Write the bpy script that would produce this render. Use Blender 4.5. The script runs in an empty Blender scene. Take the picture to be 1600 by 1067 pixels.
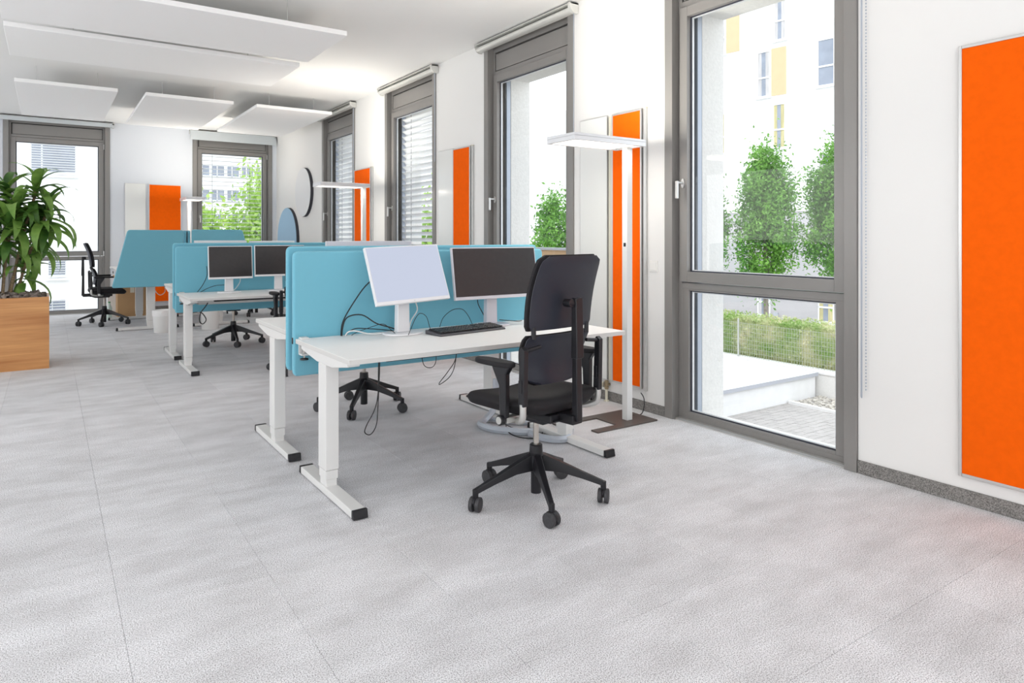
import bpy, bmesh, math, random
from mathutils import Vector, Matrix
R = math.radians
PI = math.pi
rnd = random.Random(7)
SC = bpy.context.scene
COL = SC.collection

# ------------------------------------------------------------------ camera
cam_d = bpy.data.cameras.new('camera')
cam = bpy.data.objects.new('camera', cam_d)
COL.objects.link(cam)
cam.location = (0, 0, 1.30)
YAW = math.atan(724 / 1067.0)
cam.rotation_euler = (R(90), 0, -YAW)
cam_d.sensor_fit = 'HORIZONTAL'
cam_d.sensor_width = 36.0
cam_d.lens = 36.0 * 1067.0 / 1600.0
cam_d.shift_x = 0.0
cam_d.shift_y = -(533.5 - 371.0) / 1600.0
cam_d.clip_start = 0.05
cam_d.clip_end = 500
SC.camera = cam

# ------------------------------------------------------------------ world, lights, exposure
SC.view_settings.view_transform = 'Standard'
SC.view_settings.look = 'None'
SC.view_settings.gamma = 1.0
SC.view_settings.use_curve_mapping = False
SC.view_settings.exposure = 0.20
SC.cycles.use_denoising = True
SC.cycles.max_bounces = 10
SC.cycles.diffuse_bounces = 6
SC.cycles.glossy_bounces = 4
SC.cycles.transparent_max_bounces = 16
SC.cycles.caustics_reflective = False
SC.cycles.caustics_refractive = False
SC.cycles.sample_clamp_indirect = 6.0

world = bpy.data.worlds.new('overcast_sky')
SC.world = world
world.use_nodes = True
wn, wl = world.node_tree.nodes, world.node_tree.links
wn.clear()
w_out = wn.new('ShaderNodeOutputWorld')
w_bg = wn.new('ShaderNodeBackground')
w_tc = wn.new('ShaderNodeTexCoord')
w_noise = wn.new('ShaderNodeTexNoise')
w_noise.inputs['Scale'].default_value = 2.2
w_noise.inputs['Detail'].default_value = 5
w_ramp = wn.new('ShaderNodeValToRGB')
w_ramp.color_ramp.elements[0].position = 0.35
w_ramp.color_ramp.elements[0].color = (0.80, 0.86, 0.95, 1)
w_ramp.color_ramp.elements[1].position = 0.65
w_ramp.color_ramp.elements[1].color = (0.95, 0.97, 1.0, 1)
wl.new(w_tc.outputs['Generated'], w_noise.inputs['Vector'])
wl.new(w_noise.outputs['Fac'], w_ramp.inputs['Fac'])
wl.new(w_ramp.outputs['Color'], w_bg.inputs['Color'])
w_bg.inputs['Strength'].default_value = 2.1
wl.new(w_bg.outputs['Background'], w_out.inputs['Surface'])


def area_light(name, loc, rot, sx, sy, power, color=(1, 1, 1)):
    d = bpy.data.lights.new(name, 'AREA')
    d.shape = 'RECTANGLE'
    d.size, d.size_y = sx, sy
    d.energy = power
    d.color = color
    o = bpy.data.objects.new(name, d)
    o.location = loc
    o.rotation_euler = rot
    COL.objects.link(o)
    return o


sun_d = bpy.data.lights.new('hazy_sun', 'SUN')
sun_d.energy = 0.7
sun_d.angle = R(25)
sun_d.color = (1.0, 0.98, 0.95)
sun = bpy.data.objects.new('hazy_sun', sun_d)
COL.objects.link(sun)
# from behind the office, so it lights the facades opposite and leaves the room in soft light
sun.rotation_euler = Vector((0.62, 0.40, -0.80)).to_track_quat('-Z', 'Y').to_euler()
# the office goes on to the left and behind the camera; unseen fill lights added there
area_light('office_fill_left', (-4.6, 5.0, 1.75), (R(112), 0, R(-90)), 15.0, 2.6, 245, (0.98, 0.985, 1.0))
area_light('office_fill_behind', (-0.5, -2.7, 1.75), (R(112), 0, 0), 7.0, 2.6, 95, (0.98, 0.985, 1.0))


# ------------------------------------------------------------------ materials
def mat(name, col, rough=0.5, metal=0.0, spec=0.5, noise=None, bump=None, emit=None, coat=0.0, sheen=0.0, stretch=None,
        per_object=0.0, coords='Object'):
    m = bpy.data.materials.new(name)
    m.use_nodes = True
    n, l = m.node_tree.nodes, m.node_tree.links
    b = n['Principled BSDF']
    b.inputs['Base Color'].default_value = (*col, 1)
    b.inputs['Roughness'].default_value = rough
    b.inputs['Metallic'].default_value = metal
    b.inputs['Specular IOR Level'].default_value = spec
    b.inputs['Coat Weight'].default_value = coat
    b.inputs['Sheen Weight'].default_value = sheen
    tc = n.new('ShaderNodeTexCoord')
    mp = n.new('ShaderNodeMapping')
    l.new(tc.outputs[coords], mp.inputs['Vector'])
    if stretch:
        mp.inputs['Scale'].default_value = stretch
    src = None
    if noise:                       # (scale, dark factor, detail)
        t = n.new('ShaderNodeTexNoise')
        t.inputs['Scale'].default_value = noise[0]
        t.inputs['Detail'].default_value = noise[2] if len(noise) > 2 else 4
        l.new(mp.outputs['Vector'], t.inputs['Vector'])
        r = n.new('ShaderNodeValToRGB')
        r.color_ramp.elements[0].position = 0.3
        r.color_ramp.elements[1].position = 0.7
        r.color_ramp.elements[0].color = (*[c * noise[1] for c in col], 1)
        r.color_ramp.elements[1].color = (*col, 1)
        l.new(t.outputs['Fac'], r.inputs['Fac'])
        src = r.outputs['Color']
    if per_object:
        oi = n.new('ShaderNodeObjectInfo')
        mr = n.new('ShaderNodeMapRange')
        mr.inputs['To Min'].default_value = 1 - per_object
        mr.inputs['To Max'].default_value = 1 + per_object * 0.5
        l.new(oi.outputs['Random'], mr.inputs['Value'])
        mx = n.new('ShaderNodeMix')
        mx.data_type = 'RGBA'
        mx.blend_type = 'MULTIPLY'
        mx.inputs[0].default_value = 1
        if src:
            l.new(src, mx.inputs[6])
        else:
            mx.inputs[6].default_value = (*col, 1)
        l.new(mr.outputs['Result'], mx.inputs[7])
        src = mx.outputs[2]
    if src:
        l.new(src, b.inputs['Base Color'])
    if bump:                        # (scale, strength, distance)
        t = n.new('ShaderNodeTexNoise')
        t.inputs['Scale'].default_value = bump[0]
        t.inputs['Detail'].default_value = 3
        l.new(mp.outputs['Vector'], t.inputs['Vector'])
        bp = n.new('ShaderNodeBump')
        bp.inputs['Strength'].default_value = bump[1]
        bp.inputs['Distance'].default_value = bump[2]
        l.new(t.outputs['Fac'], bp.inputs['Height'])
        l.new(bp.outputs['Normal'], b.inputs['Normal'])
    if emit:
        b.inputs['Emission Color'].default_value = (*emit[0], 1)
        b.inputs['Emission Strength'].default_value = emit[1]
    return m


def glass_mat(name, tint=(0.97, 0.99, 0.985), refl=0.05):
    m = bpy.data.materials.new(name)
    m.use_nodes = True
    n, l = m.node_tree.nodes, m.node_tree.links
    n.clear()
    out = n.new('ShaderNodeOutputMaterial')
    tr = n.new('ShaderNodeBsdfTransparent')
    tr.inputs['Color'].default_value = (*tint, 1)
    gl = n.new('ShaderNodeBsdfGlossy')
    gl.inputs['Roughness'].default_value = 0.02
    geo = n.new('ShaderNodeNewGeometry')
    dot = n.new('ShaderNodeVectorMath'); dot.operation = 'DOT_PRODUCT'
    l.new(geo.outputs['Incoming'], dot.inputs[0]); l.new(geo.outputs['Normal'], dot.inputs[1])
    ab = n.new('ShaderNodeMath'); ab.operation = 'ABSOLUTE'; l.new(dot.outputs['Value'], ab.inputs[0])
    om = n.new('ShaderNodeMath'); om.operation = 'SUBTRACT'; om.inputs[0].default_value = 1.0; l.new(ab.outputs[0], om.inputs[1])
    pw = n.new('ShaderNodeMath'); pw.operation = 'POWER'; pw.inputs[1].default_value = 5.0; l.new(om.outputs[0], pw.inputs[0])
    fr = n.new('ShaderNodeMath'); fr.operation = 'MULTIPLY_ADD'; fr.inputs[1].default_value = 0.6; fr.inputs[2].default_value = refl
    l.new(pw.outputs[0], fr.inputs[0])
    mix = n.new('ShaderNodeMixShader')
    l.new(fr.outputs[0], mix.inputs['Fac'])
    l.new(tr.outputs['BSDF'], mix.inputs[1])
    l.new(gl.outputs['BSDF'], mix.inputs[2])
    l.new(mix.outputs['Shader'], out.inputs['Surface'])
    return m


def leaf_mat(name, c1, c2, scale=3.0):
    m = bpy.data.materials.new(name)
    m.use_nodes = True
    n, l = m.node_tree.nodes, m.node_tree.links
    b = n['Principled BSDF']
    b.inputs['Roughness'].default_value = 0.45
    tc = n.new('ShaderNodeTexCoord')
    t = n.new('ShaderNodeTexNoise')
    t.inputs['Scale'].default_value = scale
    t.inputs['Detail'].default_value = 6
    l.new(tc.outputs['Object'], t.inputs['Vector'])
    r = n.new('ShaderNodeValToRGB')
    r.color_ramp.elements[0].position = 0.35
    r.color_ramp.elements[1].position = 0.65
    r.color_ramp.elements[0].color = (*c1, 1)
    r.color_ramp.elements[1].color = (*c2, 1)
    l.new(t.outputs['Fac'], r.inputs['Fac'])
    l.new(r.outputs['Color'], b.inputs['Base Color'])
    tl = n.new('ShaderNodeBsdfTranslucent')
    l.new(r.outputs['Color'], tl.inputs['Color'])
    mix = n.new('ShaderNodeMixShader')
    mix.inputs['Fac'].default_value = 0.3
    l.new(b.outputs['BSDF'], mix.inputs[1])
    l.new(tl.outputs['BSDF'], mix.inputs[2])
    l.new(mix.outputs['Shader'], n['Material Output'].inputs['Surface'])
    return m


def carpet_mat():
    m = bpy.data.materials.new('carpet_pile')
    m.use_nodes = True
    n, l = m.node_tree.nodes, m.node_tree.links
    b = n['Principled BSDF']
    b.inputs['Roughness'].default_value = 0.95
    b.inputs['Specular IOR Level'].default_value = 0.15
    geo = n.new('ShaderNodeNewGeometry')
    # fine flecks
    t1 = n.new('ShaderNodeTexNoise'); t1.inputs['Scale'].default_value = 240; t1.inputs['Detail'].default_value = 4
    l.new(geo.outputs['Position'], t1.inputs['Vector'])
    # larger worn looking clouds of the yarn
    t2 = n.new('ShaderNodeTexNoise'); t2.inputs['Scale'].default_value = 2.6; t2.inputs['Detail'].default_value = 7
    t2.inputs['Roughness'].default_value = 0.62
    mp = n.new('ShaderNodeMapping'); mp.inputs['Scale'].default_value = (1.0, 2.2, 1)
    l.new(geo.outputs['Position'], mp.inputs['Vector'])
    l.new(mp.outputs['Vector'], t2.inputs['Vector'])
    r1 = n.new('ShaderNodeValToRGB')
    r1.color_ramp.elements[0].position = 0.36; r1.color_ramp.elements[0].color = (0.33, 0.33, 0.345, 1)
    r1.color_ramp.elements[1].position = 0.56; r1.color_ramp.elements[1].color = (0.885, 0.89, 0.92, 1)
    r2 = n.new('ShaderNodeValToRGB')
    r2.color_ramp.elements[0].position = 0.36; r2.color_ramp.elements[0].color = (0.82, 0.815, 0.81, 1)
    r2.color_ramp.elements[1].position = 0.62; r2.color_ramp.elements[1].color = (1, 1, 1, 1)
    l.new(t1.outputs['Fac'], r1.inputs['Fac'])
    l.new(t2.outputs['Fac'], r2.inputs['Fac'])
    mx = n.new('ShaderNodeMix'); mx.data_type = 'RGBA'; mx.blend_type = 'MULTIPLY'; mx.inputs[0].default_value = 1
    l.new(r1.outputs['Color'], mx.inputs[6]); l.new(r2.outputs['Color'], mx.inputs[7])
    oi = n.new('ShaderNodeObjectInfo')
    mr = n.new('ShaderNodeMapRange'); mr.inputs['To Min'].default_value = 0.95; mr.inputs['To Max'].default_value = 1.02
    l.new(oi.outputs['Random'], mr.inputs['Value'])
    m2 = n.new('ShaderNodeMix'); m2.data_type = 'RGBA'; m2.blend_type = 'MULTIPLY'; m2.inputs[0].default_value = 1
    l.new(mx.outputs[2], m2.inputs[6]); l.new(mr.outputs['Result'], m2.inputs[7])
    l.new(m2.outputs[2], b.inputs['Base Color'])
    bp = n.new('ShaderNodeBump'); bp.inputs['Strength'].default_value = 0.35; bp.inputs['Distance'].default_value = 0.002
    l.new(t1.outputs['Fac'], bp.inputs['Height']); l.new(bp.outputs['Normal'], b.inputs['Normal'])
    return m


def wood_mat():
    m = bpy.data.materials.new('beech_veneer')
    m.use_nodes = True
    n, l = m.node_tree.nodes, m.node_tree.links
    b = n['Principled BSDF']
    b.inputs['Roughness'].default_value = 0.4
    tc = n.new('ShaderNodeTexCoord')
    mp = n.new('ShaderNodeMapping'); mp.inputs['Scale'].default_value = (0.5, 0.5, 9)
    l.new(tc.outputs['Object'], mp.inputs['Vector'])
    t = n.new('ShaderNodeTexNoise'); t.inputs['Scale'].default_value = 1.6; t.inputs['Detail'].default_value = 5; t.inputs['Distortion'].default_value = 0.4
    l.new(mp.outputs['Vector'], t.inputs['Vector'])
    r = n.new('ShaderNodeValToRGB')
    r.color_ramp.elements[0].position = 0.3; r.color_ramp.elements[0].color = (0.44, 0.175, 0.048, 1)
    r.color_ramp.elements[1].position = 0.7; r.color_ramp.elements[1].color = (0.70, 0.36, 0.135, 1)
    l.new(t.outputs['Fac'], r.inputs['Fac'])
    mp2 = n.new('ShaderNodeMapping'); mp2.inputs['Scale'].default_value = (3, 3, 160)
    l.new(tc.outputs['Object'], mp2.inputs['Vector'])
    t2 = n.new('ShaderNodeTexNoise'); t2.inputs['Scale'].default_value = 1.0
    l.new(mp2.outputs['Vector'], t2.inputs['Vector'])
    r2 = n.new('ShaderNodeValToRGB')
    r2.color_ramp.elements[0].position = 0.35; r2.color_ramp.elements[0].color = (0.88, 0.86, 0.82, 1)
    r2.color_ramp.elements[1].position = 0.6; r2.color_ramp.elements[1].color = (1, 1, 1, 1)
    l.new(t2.outputs['Fac'], r2.inputs['Fac'])
    mx = n.new('ShaderNodeMix'); mx.data_type = 'RGBA'; mx.blend_type = 'MULTIPLY'; mx.inputs[0].default_value = 1
    l.new(r.outputs['Color'], mx.inputs[6]); l.new(r2.outputs['Color'], mx.inputs[7])
    l.new(mx.outputs[2], b.inputs['Base Color'])
    return m


M = {
    'wall': mat('wall_paint', (0.83, 0.825, 0.81), 0.85, spec=0.2, bump=(300, 0.05, 0.001)),
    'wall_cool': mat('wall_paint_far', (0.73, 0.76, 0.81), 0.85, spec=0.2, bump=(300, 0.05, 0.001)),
    'ceiling': mat('ceiling_paint', (0.88, 0.88, 0.87), 0.9, spec=0.1),
    'carpet': carpet_mat(),
    'carpet_base': mat('screed', (0.3, 0.3, 0.3), 0.9),
    'carpet_skirting': mat('carpet_skirting', (0.36, 0.345, 0.33), 0.95, noise=(210, 0.25, 2), bump=(210, 0.5, 0.002), spec=0.1),
    'frame': mat('window_frame_paint', (0.265, 0.255, 0.245), 0.38, metal=0.25),
    'frame_dark': mat('frame_shadow_gap', (0.03, 0.028, 0.026), 0.6),
    'gasket': mat('glazing_gasket', (0.035, 0.04, 0.06), 0.5),
    'bead': mat('glazing_spacer', (0.72, 0.74, 0.76), 0.35, metal=0.3),
    'rail': mat('blind_guide_rail', (0.42, 0.47, 0.55), 0.4, metal=0.4),
    'glass': glass_mat('window_glass'),
    'alu': mat('brushed_aluminium', (0.62, 0.62, 0.61), 0.35, metal=0.7),
    'cassette': mat('blind_cassette', (0.66, 0.66, 0.63), 0.4, metal=0.2),
    'blind_fabric': mat('roller_blind_fabric', (0.60, 0.64, 0.66), 0.7),
    'slat': mat('venetian_slat', (0.82, 0.83, 0.85), 0.45),
    'white': mat('white_powder_coat', (0.73, 0.73, 0.72), 0.4),
    'laminate': mat('white_laminate', (0.86, 0.855, 0.845), 0.5, spec=0.35, noise=(400, 0.97, 2)),
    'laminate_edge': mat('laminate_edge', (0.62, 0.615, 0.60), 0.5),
    'teal': mat('teal_felt', (0.19, 0.50, 0.63), 0.9, spec=0.15, sheen=0.2, noise=(350, 0.86, 2), bump=(350, 0.25, 0.001)),
    'orange': mat('orange_felt', (0.94, 0.125, 0.002), 0.9, spec=0.1, noise=(30, 0.93, 8), bump=(300, 0.15, 0.001)),
    'board_white': mat('whiteboard_enamel', (0.80, 0.81, 0.79), 0.15),
    'cream': mat('cream_rail', (0.66, 0.63, 0.52), 0.5),
    'black_plastic': mat('black_plastic', (0.012, 0.012, 0.015), 0.36, spec=0.4),
    'black_shell': mat('black_shell', (0.016, 0.018, 0.030), 0.42),
    'black_fabric': mat('black_fabric', (0.010, 0.009, 0.011), 0.7, spec=0.35, bump=(500, 0.2, 0.001)),
    'silver': mat('silver_lacquer', (0.60, 0.60, 0.58), 0.3, metal=0.75),
    'chrome': mat('gas_spring_steel', (0.55, 0.52, 0.48), 0.25, metal=0.9),
    'wheel': mat('caster_tread', (0.05, 0.05, 0.055), 0.6, noise=(90, 0.6)),
    'mon_white': mat('monitor_white_case', (0.78, 0.78, 0.80), 0.35),
    'mon_grey': mat('monitor_silver_case', (0.62, 0.61, 0.66), 0.35),
    'screen_dark': mat('dark_screen', (0.028, 0.026, 0.028), 0.32, noise=(40, 0.85)),
    'screen_pale': mat('pale_blank_screen', (0.05, 0.05, 0.06), 0.3, emit=((0.50, 0.55, 0.68), 0.88)),  # even pale blue-white emission set over a dark base colour
    'key': mat('keyboard_plastic', (0.075, 0.075, 0.085), 0.5),
    'cable_black': mat('black_cable', (0.012, 0.012, 0.014), 0.45),
    'cable_white': mat('white_cable', (0.75, 0.75, 0.74), 0.45),
    'sleeve': mat('silver_cable_sleeve', (0.50, 0.54, 0.60), 0.35, metal=0.3, bump=(120, 0.6, 0.004)),
    'lamp_base': mat('dark_steel_plate', (0.115, 0.095, 0.085), 0.45, metal=0.4),
    'diffuser': mat('lamp_diffuser', (0.9, 0.9, 0.88), 0.4, emit=((1.0, 0.93, 0.80), 2.2)),
    'lamp_head': mat('lamp_housing', (0.78, 0.79, 0.81), 0.35, metal=0.3),
    'acoustic': mat('acoustic_panel', (0.94, 0.94, 0.94), 0.9, spec=0.1),
    'round_white': mat('round_panel_white', (0.78, 0.79, 0.80), 0.9),
    'round_blue': mat('round_panel_blue', (0.36, 0.56, 0.74), 0.9, noise=(250, 0.9)),
    'felt_dark': mat('dark_felt_edge', (0.05, 0.05, 0.06), 0.9),
    'wood': wood_mat(),
    'bark': mat('bark_chip', (0.30, 0.25, 0.22), 0.9, noise=(18, 0.35), per_object=0.3),
    'cane': mat('plant_cane', (0.28, 0.20, 0.11), 0.8, noise=(30, 0.5), stretch=(1, 1, 3)),
    'leaf': leaf_mat('dracaena_leaf', (0.09, 0.22, 0.035), (0.28, 0.46, 0.10), 5.0),
    'leaf_dark': leaf_mat('dracaena_leaf_dark', (0.035, 0.11, 0.02), (0.12, 0.26, 0.045), 5.0),
    'tree_leaf': leaf_mat('tree_foliage', (0.09, 0.25, 0.03), (0.24, 0.50, 0.08), 1.6),
    'tree_leaf_pale': leaf_mat('tree_foliage_pale', (0.30, 0.48, 0.08), (0.50, 0.72, 0.18), 1.6),
    'hedge_leaf': leaf_mat('hedge_foliage', (0.26, 0.42, 0.10), (0.70, 0.66, 0.42), 2.2),
    'trunk': mat('tree_bark', (0.34, 0.30, 0.26), 0.9, noise=(12, 0.5)),
    'concrete': mat('rough_white_render', (0.84, 0.83, 0.81), 0.95, noise=(45, 0.92, 6), bump=(60, 0.5, 0.006)),
    'facade': mat('white_facade_render', (0.88, 0.88, 0.885), 0.9, noise=(1.2, 0.97)),
    'facade_grey': mat('grey_facade_base', (0.50, 0.485, 0.50), 0.9, noise=(1.5, 0.95)),
    'yellow_panel': mat('ochre_shutter_panel', (0.74, 0.51, 0.31), 0.7, noise=(3, 0.95)),
    'pvc': mat('white_window_pvc', (0.86, 0.87, 0.88), 0.4),
    'far_glass': mat('far_window_glass', (0.30, 0.34, 0.42), 0.08, spec=0.8, noise=(1.5, 0.7)),
    'curtain': mat('yellow_curtain', (0.62, 0.56, 0.30), 0.8, noise=(14, 0.7), stretch=(1, 1, 0.1)),
    'curtain_grey': mat('grey_curtain', (0.60, 0.58, 0.58), 0.8, noise=(14, 0.75), stretch=(1, 1, 0.1)),
    'paver': mat('grey_paver', (0.50, 0.475, 0.46), 0.9, noise=(6, 0.85), per_object=0.12),
    'ground': mat('outdoor_ground', (0.50, 0.49, 0.47), 0.95, noise=(0.8, 0.9)),
    'gravel': mat('gravel_stone', (0.70, 0.66, 0.60), 0.9, noise=(14, 0.6)),
    'coping': mat('grey_coping_metal', (0.52, 0.54, 0.60), 0.45, metal=0.3),
    'block': mat('white_rendered_block', (0.86, 0.86, 0.86), 0.9, noise=(8, 0.96)),
    'wire': mat('galvanised_wire', (0.52, 0.54, 0.52), 0.5, metal=0.4),
    'bin': mat('white_bin_plastic', (0.80, 0.80, 0.79), 0.45),
    'bag': mat('bin_liner', (0.88, 0.88, 0.88), 0.35, bump=(30, 0.8, 0.01)),
    'cardboard': mat('cardboard', (0.47, 0.29, 0.145), 0.85, noise=(9, 0.93)),
    'bottle': mat('bottle_plastic', (0.60, 0.72, 0.66), 0.15),
    'green_cap': mat('green_cap', (0.03, 0.30, 0.08), 0.4),
    'socket': mat('switch_plastic', (0.86, 0.85, 0.82), 0.35),
    'brass': mat('aged_brass', (0.35, 0.28, 0.18), 0.4, metal=0.7),
    'shelf_wood': mat('far_wood', (0.42, 0.22, 0.10), 0.5),
}


# ------------------------------------------------------------------ mesh building
def weight_normals(me, ang):
    """area weighted corner normals, so bevelled boxes keep flat faces"""
    vf = [[] for _ in me.vertices]
    fn = [(p.normal.copy(), p.area) for p in me.polygons]
    for p in me.polygons:
        for v in p.vertices:
            vf[v].append(p.index)
    ca = math.cos(ang)
    out = [None] * len(me.loops)
    for p in me.polygons:
        n0 = fn[p.index][0]
        for li in p.loop_indices:
            acc = Vector((0, 0, 0))
            for fi in vf[me.loops[li].vertex_index]:
                n, a = fn[fi]
                if n.dot(n0) > ca:
                    acc += n * (a * a)
            out[li] = acc.normalized() if acc.length > 1e-20 else n0
    me.normals_split_custom_set(out)


class MB:
    def __init__(s):
        s.bm = bmesh.new()

    def _add(s, verts, faces, mtx=None):
        vs = [s.bm.verts.new(mtx @ Vector(v) if mtx else v) for v in verts]
        for f in faces:
            try:
                s.bm.faces.new([vs[i] for i in f])
            except ValueError:
                pass
        return s

    def box(s, x0, x1, y0, y1, z0, z1, mtx=None):
        v = [(x0, y0, z0), (x1, y0, z0), (x1, y1, z0), (x0, y1, z0), (x0, y0, z1), (x1, y0, z1), (x1, y1, z1), (x0, y1, z1)]
        return s._add(v, [(0, 3, 2, 1), (4, 5, 6, 7), (0, 1, 5, 4), (1, 2, 6, 5), (2, 3, 7, 6), (3, 0, 4, 7)], mtx)

    def prism(s, poly, axis, a, b, mtx=None):
        """poly in the two other axes; extruded along axis from a to b. axis 'x': (y,z), 'y': (x,z), 'z': (x,y)"""
        def p(u, v, w):
            return {'x': (w, u, v), 'y': (u, w, v), 'z': (u, v, w)}[axis]
        n = len(poly)
        v = [p(u, w, a) for u, w in poly] + [p(u, w, b) for u, w in poly]
        f = [tuple(range(n)), tuple(range(2 * n - 1, n - 1, -1))]
        f += [(i, n + i, n + (i + 1) % n, (i + 1) % n) for i in range(n)]
        return s._add(v, f, mtx)

    def cyl(s, p0, p1, r0, r1=None, seg=16, cap=True):
        p0, p1 = Vector(p0), Vector(p1)
        r1 = r0 if r1 is None else r1
        d = (p1 - p0).normalized()
        a = d.orthogonal().normalized()
        b = d.cross(a)
        v = []
        for p, r in ((p0, r0), (p1, r1)):
            for i in range(seg):
                t = 2 * PI * i / seg
                v.append(p + a * (r * math.cos(t)) + b * (r * math.sin(t)))
        f = [(i, (i + 1) % seg, seg + (i + 1) % seg, seg + i) for i in range(seg)]
        if cap:
            f += [tuple(range(seg - 1, -1, -1)), tuple(range(seg, 2 * seg))]
        return s._add(v, f)

    def lathe(s, prof, seg=24, center=(0, 0), axis=None):
        """prof: list of (r, z)"""
        cx, cy = center
        v, f = [], []
        for r, z in prof:
            for i in range(seg):
                t = 2 * PI * i / seg
                v.append((cx + r * math.cos(t), cy + r * math.sin(t), z))
        for k in range(len(prof) - 1):
            for i in range(seg):
                j = (i + 1) % seg
                f.append((k * seg + i, k * seg + j, (k + 1) * seg + j, (k + 1) * seg + i))
        f.append(tuple(range(seg - 1, -1, -1)))
        f.append(tuple(range((len(prof) - 1) * seg, len(prof) * seg)))
        return s._add(v, f)

    def tube(s, pts, r, seg=6, smooth=4):
        P = [Vector(p) for p in pts]
        if smooth and len(P) > 2:
            Q = []
            for i in range(len(P) - 1):
                a = P[max(i - 1, 0)]; b = P[i]; c = P[i + 1]; d = P[min(i + 2, len(P) - 1)]
                for k in range(smooth):
                    t = k / smooth
                    Q.append(0.5 * ((2 * b) + (c - a) * t + (2 * a - 5 * b + 4 * c - d) * t * t + (3 * b - a - 3 * c + d) * t ** 3))
            Q.append(P[-1])
            P = Q
        v, f = [], []
        prev = None
        n = len(P)
        for i, p in enumerate(P):
            d = (P[min(i + 1, n - 1)] - P[max(i - 1, 0)])
            d = d.normalized() if d.length > 1e-9 else Vector((0, 0, 1))
            a = d.orthogonal().normalized() if prev is None else (prev - d * prev.dot(d)).normalized()
            prev = a
            b = d.cross(a)
            for k in range(seg):
                t = 2 * PI * k / seg
                v.append(p + a * (r * math.cos(t)) + b * (r * math.sin(t)))
        for i in range(n - 1):
            for k in range(seg):
                j = (k + 1) % seg
                f.append((i * seg + k, i * seg + j, (i + 1) * seg + j, (i + 1) * seg + k))
        f += [tuple(range(seg - 1, -1, -1)), tuple(range((n - 1) * seg, n * seg))]
        return s._add(v, f)

    def grid(s, fn, nu, nv, thick_fn=None):
        """closed slab between fn(u,v,0) and fn(u,v,1), u,v in 0..1"""
        v, f = [], []
        W = nu + 1
        for side in (0, 1):
            for j in range(nv + 1):
                for i in range(nu + 1):
                    v.append(fn(i / nu, j / nv, side))
        N = W * (nv + 1)
        for j in range(nv):
            for i in range(nu):
                a = j * W + i
                f.append((a, a + 1, a + W + 1, a + W))
                f.append((N + a, N + a + W, N + a + W + 1, N + a + 1))
        for i in range(nu):
            f.append((i, N + i, N + i + 1, i + 1))
            a = nv * W + i
            f.append((a, a + 1, N + a + 1, N + a))
        for j in range(nv):
            a = j * W
            f.append((a, a + W, N + a + W, N + a))
            a = j * W + nu
            f.append((a, N + a, N + a + W, a + W))
        return s._add(v, f)

    def mesh(s, name, m, bevel=0.0, seg=2, smooth=True, sharp=35):
        bm = s.bm
        bmesh.ops.recalc_face_normals(bm, faces=bm.faces[:])
        if bevel:
            ed = [e for e in bm.edges if len(e.link_faces) == 2 and e.calc_face_angle(0) > R(35)]
            bmesh.ops.bevel(bm, geom=ed, offset=bevel, segments=seg, affect='EDGES', profile=0.5, clamp_overlap=True)
        me = bpy.data.meshes.new(name)
        bm.to_mesh(me)
        bm.free()
        if smooth:
            for p in me.polygons:
                p.use_smooth = True
            me.set_sharp_from_angle(angle=R(sharp))
            if bevel and len(me.polygons) < 3000:
                weight_normals(me, R(max(sharp, 50)))
        me.materials.append(M[m])
        return me

    def obj(s, name, m, parent=None, **k):
        return put(name, s.mesh(name, m, **k), parent)


def put(name, me, parent=None, loc=None, rot=None):
    o = bpy.data.objects.new(name, me)
    COL.objects.link(o)
    if parent is not None:
        o.parent = parent
    if loc is not None:
        o.location = loc
    if rot is not None:
        o.rotation_euler = rot
    return o


def tag(o, label=None, cat=None, group=None, kind=None):
    if label: o['label'] = label
    if cat: o['category'] = cat
    if group: o['group'] = group
    if kind: o['kind'] = kind
    return o


def thing(name, label, cat, loc=(0, 0, 0), rz=0.0, group=None):
    o = bpy.data.objects.new(name, None)
    o.empty_display_size = 0.1
    COL.objects.link(o)
    o.location = loc
    o.rotation_euler = (0, 0, rz)
    return tag(o, label, cat, group)


def copy_tree(o, parent=None):
    c = o.copy()
    COL.objects.link(c)
    c.parent = parent
    for ch in list(o.children):
        copy_tree(ch, c)
    return c


def box(name, m, x0, x1, y0, y1, z0, z1, parent=None, **k):
    return MB().box(x0, x1, y0, y1, z0, z1).obj(name, m, parent, **k)


def rrect(x0, x1, z0, z1, r, n=5):
    pts = []
    for cx, cz, a0 in ((x1 - r, z1 - r, 0), (x0 + r, z1 - r, 90), (x0 + r, z0 + r, 180), (x1 - r, z0 + r, 270)):
        for i in range(n + 1):
            a = R(a0 + 90 * i / n)
            pts.append((cx + r * math.cos(a), cz + r * math.sin(a)))
    return pts


def round_poly(poly, r, n=4):
    out = []
    N = len(poly)
    for i in range(N):
        p, a, b = Vector(poly[i]), Vector(poly[i - 1]), Vector(poly[(i + 1) % N])
        d1, d2 = (a - p).normalized(), (b - p).normalized()
        q1, q2 = p + d1 * r, p + d2 * r
        for k in range(n + 1):
            t = k / n
            q = q1 * (1 - t) ** 2 + p * 2 * t * (1 - t) + q2 * t * t
            out.append((q.x, q.y))
    return out


# ================================================================== THE ROOM
WX = 3.705          # window wall
BY = 13.70          # far wall
CH = 3.29           # ceiling height
WIN = [(9.545, 10.975), (7.02, 8.455), (4.515, 5.955), (2.05, 3.475)]      # y ranges of the four windows, far to near
BWIN = [(-0.61, 0.88), (2.19, 3.62)]                                         # x ranges in the far wall
WT = 0.16

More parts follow.
